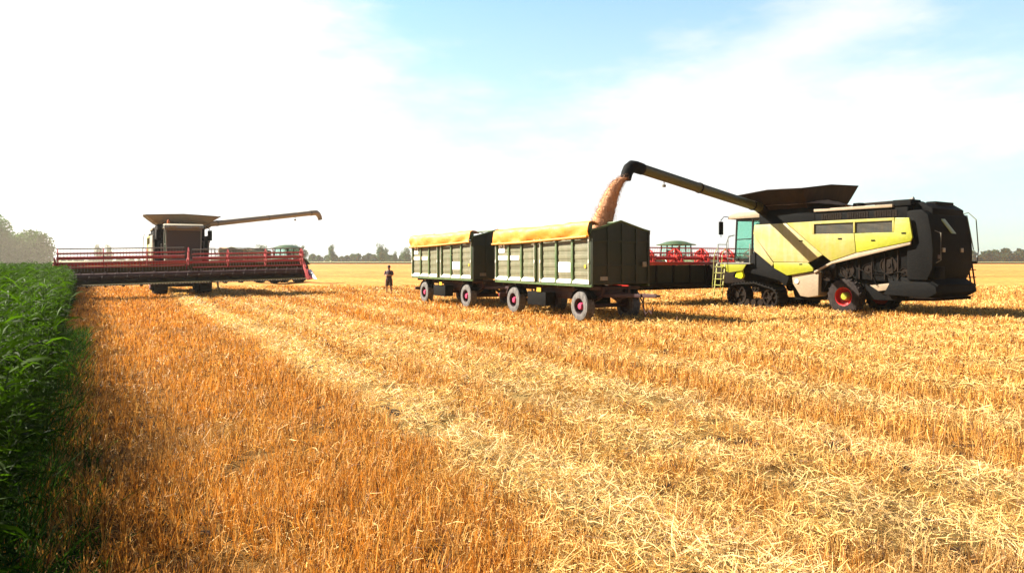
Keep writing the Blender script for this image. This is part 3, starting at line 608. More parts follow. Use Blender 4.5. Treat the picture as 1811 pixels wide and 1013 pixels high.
    t4 = [(1.10, -.62), (4.55, -.62), (4.40, 3.75), (1.10, 3.75)]; zt = (5.12, 5.20, 5.55, 5.42) if near else (5.02, 5.10, 5.10, 5.02)
    names = ('side_flap', 'rear_flap', 'side_flap', 'front_flap')
    for k in range(4):
        j = (k+1) % 4; B0, B1, T0, T1 = (Vector((*b4[k], zb)), Vector((*b4[j], zb)), Vector((*t4[k], zt[k])), Vector((*t4[j], zt[j])))
        G_ = []
        for i in range(7):
            f = i/6; row = []
            for q in range(5): g_ = q/4; p = B0.lerp(B1, f).lerp(T0.lerp(T1, f), g_); p.z += .10*math.sin(PI*f)*g_ - .03*math.sin(PI*g_); row.append(p)
            G_.append(row)
        MB().sheet(G_).build(names[k], flap, root, solid=.035)
    m = MB()
    for k in range(4): j = (k+1) % 4; m.tube([(*t4[k], zt[k]), tuple((Vector((*t4[k], zt[k]))+Vector((*t4[j], zt[j])))/2+Vector((0, 0, .10))), (*t4[j], zt[j])], .03, 6)
    m.build('flap_rim', dark if near else grey, root)
    hp = []; nn = 9
    for i in range(nn):
        row = []
        for q in range(nn): u, v = i/(nn-1), q/(nn-1); row.append((1.45+3.2*u, .0+3.2*v, 4.62+.62*math.sin(PI*u)*math.sin(PI*v)+random.uniform(-.03, .03)))
        hp.append(row)
    MB().sheet(hp).build('grain_load', grain, root, ang=180)
    # engine deck, cowls, rear hood
    m = MB(); m.box(4.58, 7.95, .12, 3.18, 4.24, 4.36); m.build('deck_cover', tandust, root, .02)
    m = MB(); m.box(4.6, 8.5, .20, 3.1, 3.70, 4.235); m.build('engine_bay', black, root, .03)
    m = MB(); m.prism([(7.0, 4.10), (7.0, 4.42), (7.6, 4.50), (8.9, 4.38), (9.25, 4.15), (9.25, 3.85), (8.5, 3.8)], .55, 2.95)
    for k in range(5): m.tube([(7.5+.2*k, 1.0+.35*k, 4.4), (7.55+.2*k, 1.0+.35*k, 4.52)], .10, 10)
    m.build('engine_cowl', black, root, .04)
    m = MB(); m.tube([(7.35, 2.6, 4.4), (7.35, 2.6, 4.68), (7.5, 2.6, 4.74)], .07, 10); m.build('exhaust', steel, root)
    m = MB(); m.lathe([(.0004, .22), (.22, .20), (.27, 0), (.27, -.05), (.0004, -.05)], (5.3, 2.3, 4.46), 'z', 18); m.build('air_intake', black, root)
    rear = [(8.50, 1.45), (8.50, 4.08), (9.05, 4.10), (9.28, 3.90), (9.40, 3.3), (9.46, 2.6), (9.44, 1.9), (9.25, 1.45)]
    m = MB(); m.prism(rear, .14, 3.22); m.build('rear_hood', black if near else grey, root, .06)
    m = MB(); m.hexa([(9.22, .95, 3.90), (9.26, 1.02, 3.86), (9.26, 1.30, 3.86), (9.22, 1.28, 3.90), (9.54, 1.32, 3.22), (9.58, 1.32, 3.20), (9.58, 1.66, 3.20), (9.54, 1.66, 3.22)]); 
    m.build('rear_stripe', lime, root, .006); m = MB(); m.box(9.22, 9.28, .16, .34, 3.15, 3.85); m.build('rear_stripe', lime, root, .006)
    m = MB(); m.box(9.30, 9.40, 1.2, 2.2, 2.02, 2.32); m.build('rear_mesh', maroon, root, .02); m = MB(); m.box(9.42, 9.46, .5, .68, 2.25, 2.4); m.build('tail_light', maroon, root, .01)
    for yy in (2.2, .8): m = MB(); m.box(9.44, 9.50, yy, yy+.2, 2.5, 2.66); m.build('tail_light', steel, root, .01)
    # straw chopper and spreader under the rear
    m = MB(); m.prism([(7.8, 1.0), (7.7, 1.50), (9.1, 1.62), (9.6, 1.28), (9.55, 1.08), (8.9, .98)], .25, 3.05)
    m.prism([(7.6, .86), (9.3, .80), (9.62, .98), (9.58, 1.22), (9.3, 1.38), (7.9, 1.4)], .10, 3.2); m.build('straw_chopper', black, root, .03)
    m = MB()
    for k in range(9): y = .3+k*.34; m.hexa([(8.7, y, .66), (9.45, y+.05, .68), (9.45, y+.075, .68), (8.7, y+.025, .66), (8.7, y, .80), (9.45, y+.05, .80), (9.45, y+.075, .80), (8.7, y+.025, .80)])
    m.box(8.6, 9.5, .12, 3.18, .775, .80); m.build('spreader', dark, root)
    # rear ladder, handrail, tow hitch
    m = MB(); m.tube([(8.9, 3.30, 4.0), (9.2, 3.45, 4.08), (9.45, 3.52, 3.8), (9.52, 3.55, 2.6), (9.50, 3.5, 2.1)], .022, 6); m.tube([(8.9, 3.05, 4.0), (9.3, 3.10, 3.95), (9.52, 3.15, 2.6)], .02, 6); m.build('rear_handrail', grey, root)
    m = MB(); m.box(8.9, 9.35, 3.2, 3.85, 2.05, 2.16)
    for y in (3.45, 3.78): m.bar((9.22, y-.1, 2.1), (9.3, y, 1.15), .05, .05)
    for z in (1.2, 1.5, 1.8): m.box(9.2, 9.34, 3.36, 3.78, z, z+.035)
    m.bar((9.0, 3.75, 2.1), (9.1, 3.85, 1.4), .04, .04); m.build('rear_ladder', dark, root, .006)
    # unloading auger
    B = Vector((1.95, .42, 4.50)); d = (tip-B).normalized(); L = (tip-B).length
    e = MB(); e.tube([(2.15, 1.0, 3.6), (2.1, .75, 4.05), tuple(B+Vector((.03, .08, -.12))), tuple(B+d*.5)], [.30, .29, .27, .25], 16); e.build('auger_elbow', dark if near else grey, root)
    m = MB(); m.tube([B+d*.3, B+d*(L-.25)], .205 if near else .18, 18); au = m.build('auger_tube', mat('auger_shaded_lime', (.11, .105, .012), .5, dust=.35, dcol=(.10, .07, .02), scale=1.6) if near else farp, root)  # lime darkened to olive, shade on the tube put into the colour
    ra = .205 if near else .18
    for f in (.12, .55, .95):
        m = MB(); m.lathe([(ra, -.04), (ra+.02, -.04), (ra+.02, .04), (ra, .04), (ra, -.04)], (0, 0, 0), 'z', 18); q = d.to_track_quat('Z', 'Y')
        for v in m.bm.verts: v.co = B+d*L*f+q @ v.co
        m.build('auger_collar', dark if near else grey, root)
    m = MB(); q = tip
    h = Vector((d.x, d.y, 0)).normalized()
    m.tube([q-d*.42, q-d*.12, q+h*.06+Vector((0, 0, -.01)), q+h*.24+Vector((0, 0, -.12)), q+h*.36+Vector((0, 0, -.30)), q+h*.42+Vector((0, 0, -.52))], [.215, .22, .225, .22, .205, .19] if near else [.19, .19, .19, .18, .165, .15], 16, cap=False); m.build('auger_spout', black if near else farp, root, solid=.02)
    m = MB(); s_ = B+d*L*.80; m.tube([s_+Vector((0, 0, -.18)), s_+Vector((0, 0, -.34))], .02, 6); m.lathe([(.0004, -.05), (.07, -.04), (.08, .05), (.0004, .06)], tuple(s_+Vector((0, 0, -.38))), 'z', 10); m.build('auger_lamp', grey, root)
    # header
    a, b_, zoff, tilt = header; mid = 1.65
    H = bpy.data.objects.new('header', None); COL.objects.link(H); H.parent = root; H.location = (-2.0, mid, 1.5+zoff); H.rotation_euler = (tilt, 0, 0); H.empty_display_size = .5
    y0, y1 = -a, b_
    rdark = mat('header_back', (.030, .034, .020), .7, dust=.3, dcol=(.07, .055, .03), scale=1, spec=.1) if near else mat('olive_header_trough', (.085, .075, .022), .7, dust=.3, dcol=(.14, .085, .035), scale=1, spec=.1)
    m = MB(); m.prism([(0, -.50), (0, .45), (-.05, .45), (-.08, -.40), (-.55, -.52), (-1.55, -.60), (-1.55, -.64), (-.5, -.62)], y0, y1); m.build('header_trough', rdark, H)
    m = MB(); m.box(-.09, .07, y0, y1, .46, .62); m.build('header_top_beam', red, H, .015)
    m = MB(); m.box(.03, .17, y0+.1, y1-.1, -.58, -.40)
    k = y0+.6
    while k < y1: m.bar((.06, k, -.5), (.06, k, .46), .09, .07); k += 1.15
    m.build('header_frame', dark, H, .01)
    m = MB(); m.tube([(-.60, y0+.1, -.16), (-.60, y1-.1, -.16)], .20, 14)
    y = y0+.2; ln = []
    k = 0
    while y < y1-.2: an = k*.55; ln.append((-.60+.27*math.cos(an), y, -.16+.27*math.sin(an))); y += .055; k += 1
    m.tube(ln, .025, 4); m.build('intake_auger', maroon if not near else rdark, H, ang=60)
    m = MB(); y = y0+.05
    while y < y1: m.prism([(-1.5, -.66), (-1.5, -.60), (-1.72, -.63)], y, y+.05); y += .15
    m.box(-1.60, -1.5, y0, y1, -.665, -.645); m.build('cutter_bar', steel, H)
    m = MB(); y = y0+.25
    while y < y1: m.tube([(-1.5, y, -.60), (-1.85, y, -.66), (-2.2, y, -.58)], .018, 5); m.box(-1.5, -.3, y-.06, y+.06, -.74, -.64); y += .30 if near else .9
    m.build('crop_lifter', dark, H)
    for yy, s in ((y0, -1), (y1, 1)):
        m = MB(); ya, yb = sorted((yy, yy+s*.06)); m.prism([(.05, -.55), (.05, .60), (-.6, .55), (-1.3, .10), (-2.0, -.35), (-2.6, -.62), (-1.6, -.70)], ya, yb)
        m.build('end_plate', magenta if not near else red, H, .01)
        m = MB(); ya, yb = sorted((yy+s*.061, yy+s*.40)); m.hexa([(-1.0, ya, -.60), (-3.0, (ya+yb)/2-.02, -.64), (-3.0, (ya+yb)/2+.02, -.64), (-1.0, yb, -.60), (-1.0, ya, -.05), (-3.0, (ya+yb)/2-.02, -.60), (-3.0, (ya+yb)/2+.02, -.60), (-1.0, yb-.1, -.05)])
        m.build('divider', white if not near else steel, H, .02)
    # reel: centre tube, six tine bars, end and inner spiders
    rc = Vector((-1.05, 0, .80 if near else .90)); rr = .52; rm = red if near else magenta; ph = R(28)
    zo = lambda y: -.13 if (not near and y < 0) else 0.0
    splits = [(y0+.15, -.22), (.22, y1-.15)] if not near else [(y0+.15, y1-.15)]
    for (p0, p1) in splits: m = MB(); m.tube([(rc.x, p0, rc.z+zo(p0)), (rc.x, p1, rc.z+zo(p0))], .09, 12); m.build('reel_tube', rm, H)
    for k in range(6):
        an = ph+k*PI/3; c = rc+Vector((rr*math.cos(an), 0, rr*math.sin(an)))
        for (p0, p1) in splits: m = MB(); m.tube([(c.x, p0, c.z+zo(p0)), (c.x, p1, c.z+zo(p0))], .032, 7); m.build('reel_bar', grey if k == 1 and not near else rm, H)
        m = MB(); y = y0+.2
        while y < y1-.2: m.tube([(c.x, y, c.z+zo(y)), (c.x-.05, y, c.z-.24+zo(y))], .009, 3, cap=False); y += .16
        m.build('reel_tines', rm if near else grey, H)
    nsp = 6
    for i in range(nsp+1):
        y = y0+.22+(y1-y0-.44)*i/nsp; m = MB()
        for k in range(6):
            an = ph+k*PI/3; a2 = an+PI/3; c = rc+Vector((rr*math.cos(an), 0, rr*math.sin(an))); c2 = rc+Vector((rr*math.cos(a2), 0, rr*math.sin(a2)))
            m.bar((rc.x, y, rc.z), (c.x, y, c.z), .10 if near else .05, .05); m.bar((c.x, y, c.z), (c2.x, y, c2.z), .07 if near else .04, .04)
            if near: m.bar((c.x, y+.0, c.z), tuple((c2+rc)/2+Vector((0, y+.42, 0))), .05, .04); m.bar(tuple(rc+Vector((0, y+.42, 0))), (c.x, y, c.z), .06, .05)
        m.lathe([(.0004, -.03), (.19, -.03), (.19, .03), (.0004, .03)], (rc.x, y, rc.z), n=14)
        for v in m.bm.verts: v.co.z += zo(y)
        m.build('reel_spider', rm, H)
    for yy in (y0+.06, y1-.06, 0 if not near else y1-.2):
        m = MB(); m.bar((.0, yy, .60), (rc.x, yy, rc.z), .07, .12); m.tube([(-.1, yy+.04, .1), (-.75, yy+.04, .7)], .035, 8); m.build('reel_arm', rm, H)
    return root

near_rot = math.atan2(-.829, .559)
near_combine = make_combine('combine_harvester', Vector((10.13, 34.9, 0)), near_rot, (4.55, 27.6, 5.72), (6.0, 6.3, 0.0, 0.0), 'near',
    'lime and dusty tan combine harvester pouring grain from its raised auger into a trailer')
far_rot = math.atan2(.875, -.485)
far_combine = make_combine('combine_harvester', Vector((-19.0, 46.6, 0)), far_rot, (-14.7, 55.0, 5.75), (6.75, 6.75, .02, R(-1.2)), 'far',
    'combine harvester facing the camera behind its wide dark red header, empty auger swung out')
far_combine.rotation_euler[1] = 0

# ------------------------------------------------------------------ grain trailers
# local x forwards, origin under the rear wheel on the side towards the camera, y away from the camera
def make_trailer(name, loc, rz, label, load=True):
    root = empty(name, loc, rz, label, 'grain trailer', 'two green grain trailers parked in line')
    X0, X1, Y0, Y1, Z0, Z1 = -1.39, 5.77, 0.0, 2.5, 1.34, 3.13
    # side walls: posts and boards
    cols = [X0, X0+1.12, X0+2.24, X0+3.36, X0+3.80, X0+4.92, X0+6.04, X1]
    xs = [X0+.10]+[X0+.10+(3.33-.10)*k/3 for k in (1, 2)]+[X0+3.36, X0+3.80]+[X0+3.80+(X1-.10-(X0+3.80))*k/3 for k in (1, 2)]+[X1-.10]
    for s, y, th in ((-1, Y0, .05), (1, Y1, -.05)):
        w = MB(); a, b = sorted((y, y+th)); w.box(X0+.06, X1-.06, a, b, Z0+.02, Z1-.02)
        for i, x in enumerate(xs[:-1]):       # shallow horizontal corrugation of each board
            x2 = xs[i+1]
            if x2-x < .6: continue
            for k in range(5): z = Z0+.30+k*.30; q, r_ = sorted((y, y+s*.012)); w.box(x+.08, x2-.08, q, r_, z, z+.16)
        w.build('side_board', tpanel, root, .004)
        p = MB()
        for x in xs: q, r_ = sorted((y-s*.02, y+s*.075)); p.box(x-.055, x+.055, q, r_, Z0, Z1+.0)
        q, r_ = sorted((y-s*.03, y+s*.09)); p.box(X0, X1, q, r_, Z1, Z1+.09); p.build('side_post', tgreen, root, .01)
        for i in range(len(xs)-1):
            if xs[i+1]-xs[i] < .6: continue
            l_ = MB(); l_.prism([(y+s*.004, Z0+.17), (y+s*.090, Z0+.07), (y+s*.090, Z0+.02), (y+s*.004, Z0+.02)], xs[i]+.056, xs[i+1]-.056, 'x'); l_.build('ledge', ledge, root)
        p = MB(); q, r_ = sorted((y-s*.03, y+s*.06)); p.box(X0-.02, X1+.02, q, r_, Z0-.09, Z0+.0); p.build('bottom_rail', tgreen, root, .008)
        p = MB()
        for x in (xs[0], xs[3], xs[4], xs[7]):
            for z in (Z0+.02, Z0+.75, Z1-.25): q, r_ = sorted((y+s*.076, y+s*.11)); p.box(x-.03, x+.03, q, r_, z, z+.12)
            p.tube([(x, y+s*.10, Z0+.05), (x, y+s*.10, Z1-.1)], .014, 6)
        p.build('hinge_rod', ledge, root)
    # decals on the side facing the camera: a square plate with a dark hooked mark, a line of letters, a blank plate, a reflector
    y = -.014
    d = MB(); d.box(X0+.26, X0+.78, y-.012, y, Z1-.62, Z1-.10); d.build('badge_plate', white, root, .004)
    d = MB(); d.tube([(X0+.62, y-.014, Z1-.16), (X0+.62, y-.014, Z1-.36), (X0+.55, y-.014, Z1-.44), (X0+.44, y-.014, Z1-.38)], .028, 6); d.tube([(X0+.42, y-.014, Z1-.16), (X0+.46, y-.014, Z1-.24)], .024, 6); d.build('badge_mark', greenm, root)
    for q in (0, 1): d = MB(); d.box(xs[q]+.10, xs[q+1]-(.10 if q == 0 else .22), y-.008, y, Z1-.93, Z1-.74); d.build('lettering_band', mark, root, .003)
    d = MB(); d.box(xs[5]+.12, xs[5]+.92, y-.012, y, Z0+.42, Z0+.78); d.build('blank_plate', white, root, .004)
    d = MB(); d.box(xs[6]+.72, xs[6]+.84, y-.02, y, Z0+.58, Z0+.70); d.build('reflector', yellowm, root)
    # front and rear walls with a peaked top
    for nm, x, s in (('front_wall', X1, 1), ('rear_wall', X0, -1)):
        w = MB(); zt = Z1+.10; pk = Z1+.44
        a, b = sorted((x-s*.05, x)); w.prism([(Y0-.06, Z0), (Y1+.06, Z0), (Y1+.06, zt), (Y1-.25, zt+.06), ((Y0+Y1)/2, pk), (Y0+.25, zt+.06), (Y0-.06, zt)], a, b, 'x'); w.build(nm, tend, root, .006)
        r_ = MB(); a, b = sorted((x+s*.003, x+s*.05))
        for yy in (Y0-.04, .62, 1.25, 1.88, Y1-.06): r_.box(a, b, yy, yy+.09, Z0, zt-.02+.3*(1-abs(yy+.045-1.25)/1.35)*(.9))
        for z in (Z0+.02, Z0+.62, Z1-.30): a2, b2 = sorted((x+s*.003, x+s*.04)); r_.box(a2, b2, Y0+.05, Y1-.05, z, z+.07)
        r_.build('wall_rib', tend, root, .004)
        r_ = MB(); r_.tube([(x, Y0-.07, zt+.02), (x, Y0+.25, zt+.09), (x, 1.25, pk+.03), (x, Y1-.25, zt+.09), (x, Y1+.07, zt+.02)], .035, 8); r_.build('top_rim', tgreen, root)
    d = MB(); d.box(X1+.045, X1+.06, .30, .62, Z0+.14, Z0+.28); d.build('front_plate', steel, root)
    d = MB(); d.box(X1+.045, X1+.10, 2.16, 2.34, Z0+.62, Z0+.80); d.build('front_lamp_box', steel, root, .01)
    m = MB(); m.box(X0+.05, X1-.05, Y0+.05, Y1-.05, Z0-.02, Z0+.06); m.build('floor_plate', black, root)
    # tarpaulin rolled back over the camera side
    G_ = []; nx = 60; prof = [(.32, .16), (.16, .24), (.0, .27), (-.12, .22), (-.17, .08), (-.165, -.08), (-.15, -.20), (-.13, -.30)]
    for i in range(nx+1):
        f = i/nx; x = X0-.04+(X1-X0+.0)*f; row = []
        up = .02*math.sin(9*f)+(.06*f if load else .03*f); drop = 1.0-.14*sstep(.35, .6, f)+.05*math.sin(6*f)-.12*sstep(.85, 1, f)
        for k, (yy, zz) in enumerate(prof):
            fold = .22*(float(fbm(x*1.0+k*.35, k*.16+(3 if load else 8), .8, 3, 3))-.5)*(.25+k/7)+.07*(float(vnoise(x-k*.25, k*.1, .16, 6))-.5)
            z = Z1+.08+(zz*(drop if zz < 0 else 1.0))+up+.05*(float(vnoise(x, k*.2, .5, 9))-.5)+(.07*(float(fbm(x, 0, 1.1, 14, 2))-.5) if k > 5 else 0)
            row.append((x, yy-fold*(1 if k > 2 else .3), float(z)))
        G_.append(row)
    MB().sheet(G_).build('tarpaulin', tarp, root, ang=180, solid=.03)
    m = MB(); m.tube([(X0-.10, -.165, Z1-.24), (X0+2.4, -.185, Z1-.22), (X0+3.2, -.17, Z1-.20), (X1-.1, -.16, Z1-.10)], .045, 8); m.build('tarp_tube', tarp, root)
    m = MB()
    for x in (X0+.05, X1-.12): m.box(x-.05, x+.05, -.13, .05, Z1+.08, Z1+.34)
    m.tube([(X0, 1.25, Z1+.42), (X1, 1.25, Z1+.44)], .03, 8)
    for k in range(1, 4): x = X0+(X1-X0)*k/4; m.tube([(x, .1, Z1+.12), (x, 1.25, Z1+.42), (x, 2.4, Z1+.12)], .022, 6)
    m.build('tarp_bow', tgreen, root)
    # chassis
    m = MB()
    for yy in (.62, 1.78): m.box(X0+.25, X1-.25, yy, yy+.10, Z0-.34, Z0-.10)
    for k in range(7): x = X0+.3+k*1.08; m.box(x, x+.08, .15, 2.35, Z0-.20, Z0-.095)
    m.box(1.0, 3.4, .72, 1.78, Z0-.62, Z0-.34); m.build('chassis', maroon, root, .008)
    m = MB(); m.box(1.1, 2.5, .10, .55, .42, .95); m.build('tool_box', black, root, .03)
    m = MB(); m.tube([(-.1, .3, .95), (-.1, .3, 1.2)], .05, 8); m.box(1.9, 2.2, .06, .10, .96, 1.12); m.build('side_marker', yellowm, root)
    for x, f in ((0.0, 0), (4.87, 1)):
        m = MB(); m.tube([(x, .35, .54), (x, 2.15, .54)], .08, 10)
        for yy in (.66, 1.84): m.prism([(x-.55, .84), (x, .62), (x+.55, .84), (x+.5, .92), (x, .76), (x-.5, .92)], yy-.04, yy+.04); m.bar((x-.55, yy, .88), (x-.55, yy, 1.1), .05, .05); m.bar((x+.55, yy, .88), (x+.55, yy, 1.1), .05, .05)
        m.build('axle', maroon, root)
        wheel(root, (x, .22, .535), .535, .36, .30, -1, tyredust, rimdark); wheel(root, (x, 2.28, .535), .535, .36, .30, 1, tyredust, rimdark)
    m = MB(); m.lathe([(.62, -.05), (.66, -.05), (.66, .05), (.62, .05), (.62, -.05)], (4.87, 1.25, 1.08), 'z', 28); m.box(4.2, 5.5, .6, 1.9, .92, 1.02); m.build('turntable', maroon, root, .01)
    m = MB()
    for s in (-1, 1): m.bar((5.3, 1.25+s*.55, .92), (7.0, 1.25+s*.08, .98), .09, .12)
    m.bar((6.9, 1.25, .98), (7.65, 1.25, 1.0), .13, .13); m.lathe([(.05, -.035), (.11, -.035), (.11, .035), (.05, .035), (.05, -.035)], (7.74, 1.25, 1.0), 'z', 16); m.bar((5.9, .98, .95), (5.9, 1.52, .95), .06, .06); m.build('drawbar', maroon, root, .008)
    m = MB(); m.tube([(7.0, 1.3, 1.05), (6.9, 1.32, .6), (7.1, 1.3, .35), (7.3, 1.28, .5), (7.5, 1.22, .38), (7.55, 1.2, .62)], .022, 6); m.tube([(6.5, 1.4, 1.1), (6.8, 1.42, .7), (6.95, 1.4, .2), (6.95, 1.4, .1)], .025, 6); m.build('brake_hose', maroon, root)
    m = MB(); m.box(X0-.06, X0+.04, .15, 2.35, .62, .78); 
    for yy in (.5, 1.9): m.bar((X0-.01, yy, .7), (X0+.3, yy, 1.15), .06, .06)
    m.build('underrun_bar', maroon, root, .008)
    for yy in (.28, 2.12): m = MB(); m.box(X0-.10, X0-.063, yy-.13, yy+.13, .64, .76); m.build('tail_light', red, root, .008)
    for yy in (.25, 2.25):
        for x in (0.0, 4.87): m = MB(); m.tube([(x-.62*math.cos(a), yy, .535+.62*math.sin(a)) for a in np.linspace(.35, PI-.35, 9)], .014, 5); m.sheet([[(x-.62*math.cos(a), yy-.20, .535+.62*math.sin(a)), (x-.62*math.cos(a), yy+.20, .535+.62*math.sin(a))] for a in np.linspace(.45, PI-.45, 9)]); m.build('mudguard', black, root, solid=.012)
    m = MB(); m.box(2.7, 3.9, 1.2, 2.2, .45, .95); m.build('spare_wheel_rack', black, root, .05)
    return root
tr_rot = math.atan2(-.873, .487)
front_trailer = make_trailer('grain_trailer', Vector((.0, 30.75, 0)), tr_rot, 'nearer green grain trailer being filled by the stream from the auger')
rear_trailer = make_trailer('grain_trailer', Vector((-4.63, 38.27, 0)), math.atan2(-.866, .5), 'farther green grain trailer hooked behind the one being filled', False)
def grain_heap(tr, label, h0, h1):
    G_ = []; nx, ny = 40, 16
    for i in range(nx+1):
        row = []
        for j in range(ny+1):
            u, v = i/nx, j/ny; x = -1.30+6.98*u; y = .08+2.34*v
            z = h0+(h1-h0)*math.exp(-((u-.80)/.17)**2)*math.sin(PI*v)**.7+.03*float(vnoise(x, y, .3, 5))+.12*math.sin(PI*v)*math.sin(PI*min(1, u*1.6+.1))
            row.append((x, y, z))
        G_.append(row)
    o = MB().sheet(G_).build('grain_heap', grain, None, ang=180); o.location = tr.location; o.rotation_euler = tr.rotation_euler
    tag(o, label, 'grain', kind='stuff')
grain_heap(front_trailer, 'heap of pale brown grain inside the nearer trailer', 2.65, 3.42)
grain_heap(rear_trailer, 'level load of grain inside the farther trailer', 2.9, 3.0)
def grain_stream():
    top = Vector((4.18, 27.25, 5.25)); bot = Vector((3.28, 27.3, 3.20)); V = []; F = []; n = 20; k = 34; off = 0
    mb = MB(); rings = []
    ax = [top.lerp(bot, 0)+Vector((-.95*(f**.62)*.98, .05*f, -(top.z-bot.z)*f**1.15)) for f in np.linspace(0, 1, k)]
    for i, c in enumerate(ax):
        f = i/(k-1); r = .17+.24*f**.9
        rings.append([mb.bm.verts.new(c+Vector((math.cos(a)*r*1.05, math.sin(a)*r*.8, 0))*(1+.30*(float(fbm(a*1.4+5, f*7-a*.2, .6, 3, 3))-.5)+.05*random.uniform(-1, 1))) for a in np.linspace(0, 2*PI, n, endpoint=False)])
    for q, w in zip(rings[:-1], rings[1:]):
        for j in range(n): mb.bm.faces.new((q[j], q[(j+1) % n], w[(j+1) % n], w[j]))
    mb.bm.faces.new(rings[0][::-1]); mb.bm.faces.new(rings[-1])
    o = mb.build('falling_grain', mat('falling_grain_surface', (.60, .24, .09), .9, dust=.45, dcol=(.84, .46, .25), scale=3, bump=.05, var=.35), None, ang=180)
    # loose kernels flying at its edges
    m = 6000; f = rng.random(m); idx = np.clip((f*(k-1)).astype(int), 0, k-2); A = np.array([tuple(a) for a in ax]); C = A[idx]; th = rng.random(m)*6.283; r = (.17+.24*f)*(.86+.20*np.abs(rng.normal(size=m))**1.5)
    P = C+np.stack([np.cos(th)*r*1.05, np.sin(th)*r*.8, rng.normal(size=m)*.06], 1); s = .008+.007*rng.random(m)
    tet = np.array([(1, 0, -.7), (-.5, .87, -.7), (-.5, -.87, -.7), (0, 0, 1.6)]); VV = (P[:, None]+tet[None]*s[:, None, None]).reshape(-1, 3)
    b = np.arange(m)[:, None, None]*4+np.array([[0, 1, 2], [0, 3, 1], [1, 3, 2], [2, 3, 0]])[None]
    tn = np.array([.66, .34, .18])*(.6+.7*rng.random(m))[:, None]
    k_ = fast_mesh('kernels', VV, b.reshape(-1, 3), np.repeat(tn, 4, 0), strawm, o)
    tag(o, 'thick stream of grain falling from the auger spout into the nearer trailer', 'grain', kind='stuff')
grain_stream()

# ------------------------------------------------------------------ distant tractors and wagon
def make_tractor(loc, rz, sc, label):
    root = empty('tractor', loc, rz, label, 'tractor', 'tractors parked in the field behind the headers'); root.scale = (sc, sc, sc)
    # local x forwards
    wheel(root, (-1.1, -.85, .92), .92, .55, .50, -1, rubber, yellowm, 18); wheel(root, (-1.1, .85, .92), .92, .55, .50, 1, rubber, yellowm, 18)
    wheel(root, (1.45, -.80, .68), .68, .45, .36, -1, rubber, yellowm, 16); wheel(root, (1.45, .80, .68), .68, .45, .36, 1, rubber, yellowm, 16)
    m = MB(); m.box(-1.6, 1.5, -.32, .32, .75, 1.15); m.tube([(-1.1, -.8, .92), (-1.1, .8, .92)], .14, 10); m.tube([(1.45, -.7, .68), (1.45, .7, .68)], .10, 10); m.build('chassis', black, root, .03)
    m = MB(); m.prism([(.10, 1.15), (.10, 1.95), (1.2, 1.88), (2.15, 1.62), (2.30, 1.35), (2.25, 1.0), (1.9, .95)], -.42, .42); m.build('bonnet', greenm, root, .08)
    m = MB(); m.box(-1.45, .05, -.78, .78, 1.25, 1.42); m.build('cab_floor', greenm, root, .03)
    m = MB()
    for x, x2 in ((.05, -.05), (-.65, -.65), (-1.5, -1.35)):
        for y in (-.76, .76): m.bar((x, y, 1.4), (x2, y*.93, 2.75), .06, .06)
    m.build('cab_frame', black, root)
    m = MB(); m.prism([(-1.40, 1.45), (.0, 1.45), (-.08, 2.72), (-1.30, 2.72)], -.70, .70); m.build('cab_glass', glass, root)
    m = MB(); g = []
    for i in range(9):
        row = []
        for j in range(9): u, v = i/8*2-1, j/8*2-1; row.append((-.70+.95*u, .92*v, 2.76+.26*(1-abs(u)**3)*(1-abs(v)**2.4)))
        g.append(row)
    m.sheet(g); m.build('cab_roof', greenm, root, ang=180, solid=.06)
    m = MB()
    for y in (-.92, .92): m.tube([(-1.1-1.02*math.cos(a), y, .95+1.02*math.sin(a)) for a in np.linspace(.5, PI-.6, 9)], .05, 6); m.sheet([[(-1.1-1.02*math.cos(a), y-.28, .95+1.02*math.sin(a)), (-1.1-1.02*math.cos(a), y+.28, .95+1.02*math.sin(a))] for a in np.linspace(.5, PI-.6, 9)])
    m.build('fender', greenm, root, solid=.02)
    m = MB(); m.tube([(.35, -.50, 1.6), (.35, -.50, 2.6), (.45, -.5, 2.7)], .05, 8); m.build('exhaust', steel, root)
    for s in (-1, 1): m = MB(); m.tube([(.0, s*.75, 2.5), (.25, s*1.15, 2.5), (.25, s*1.15, 2.2)], .02, 5); m.box(.22, .28, s*1.15-.11, s*1.15+.11, 1.95, 2.4); m.build('mirror', black, root)
    for s in (-1, 1): m = MB(); m.lathe([(.0004, .03), (.09, .02), (.10, -.03)], (2.27, s*.22, 1.42), 'x', 12); m.build('headlight', white, root)
    return root
p = at(497, 460, 72); make_tractor(Vector((p.x, 72, 0)), R(-118), 1.22, 'green tractor with an arched cab roof behind the right half of the left header')
p = at(1206, 460, 60); make_tractor(Vector((p.x, 60, 0)), R(-70), 1.25, 'green tractor showing only its rounded roof and cab above the bright red reel')
wg = make_trailer('grain_trailer', Vector((at(432, 0, 84).x, 84, 0)), R(-95), 'distant yellow-covered trailer above the left header, left of the green tractor', False); wg['group'] = ''
del wg['group']

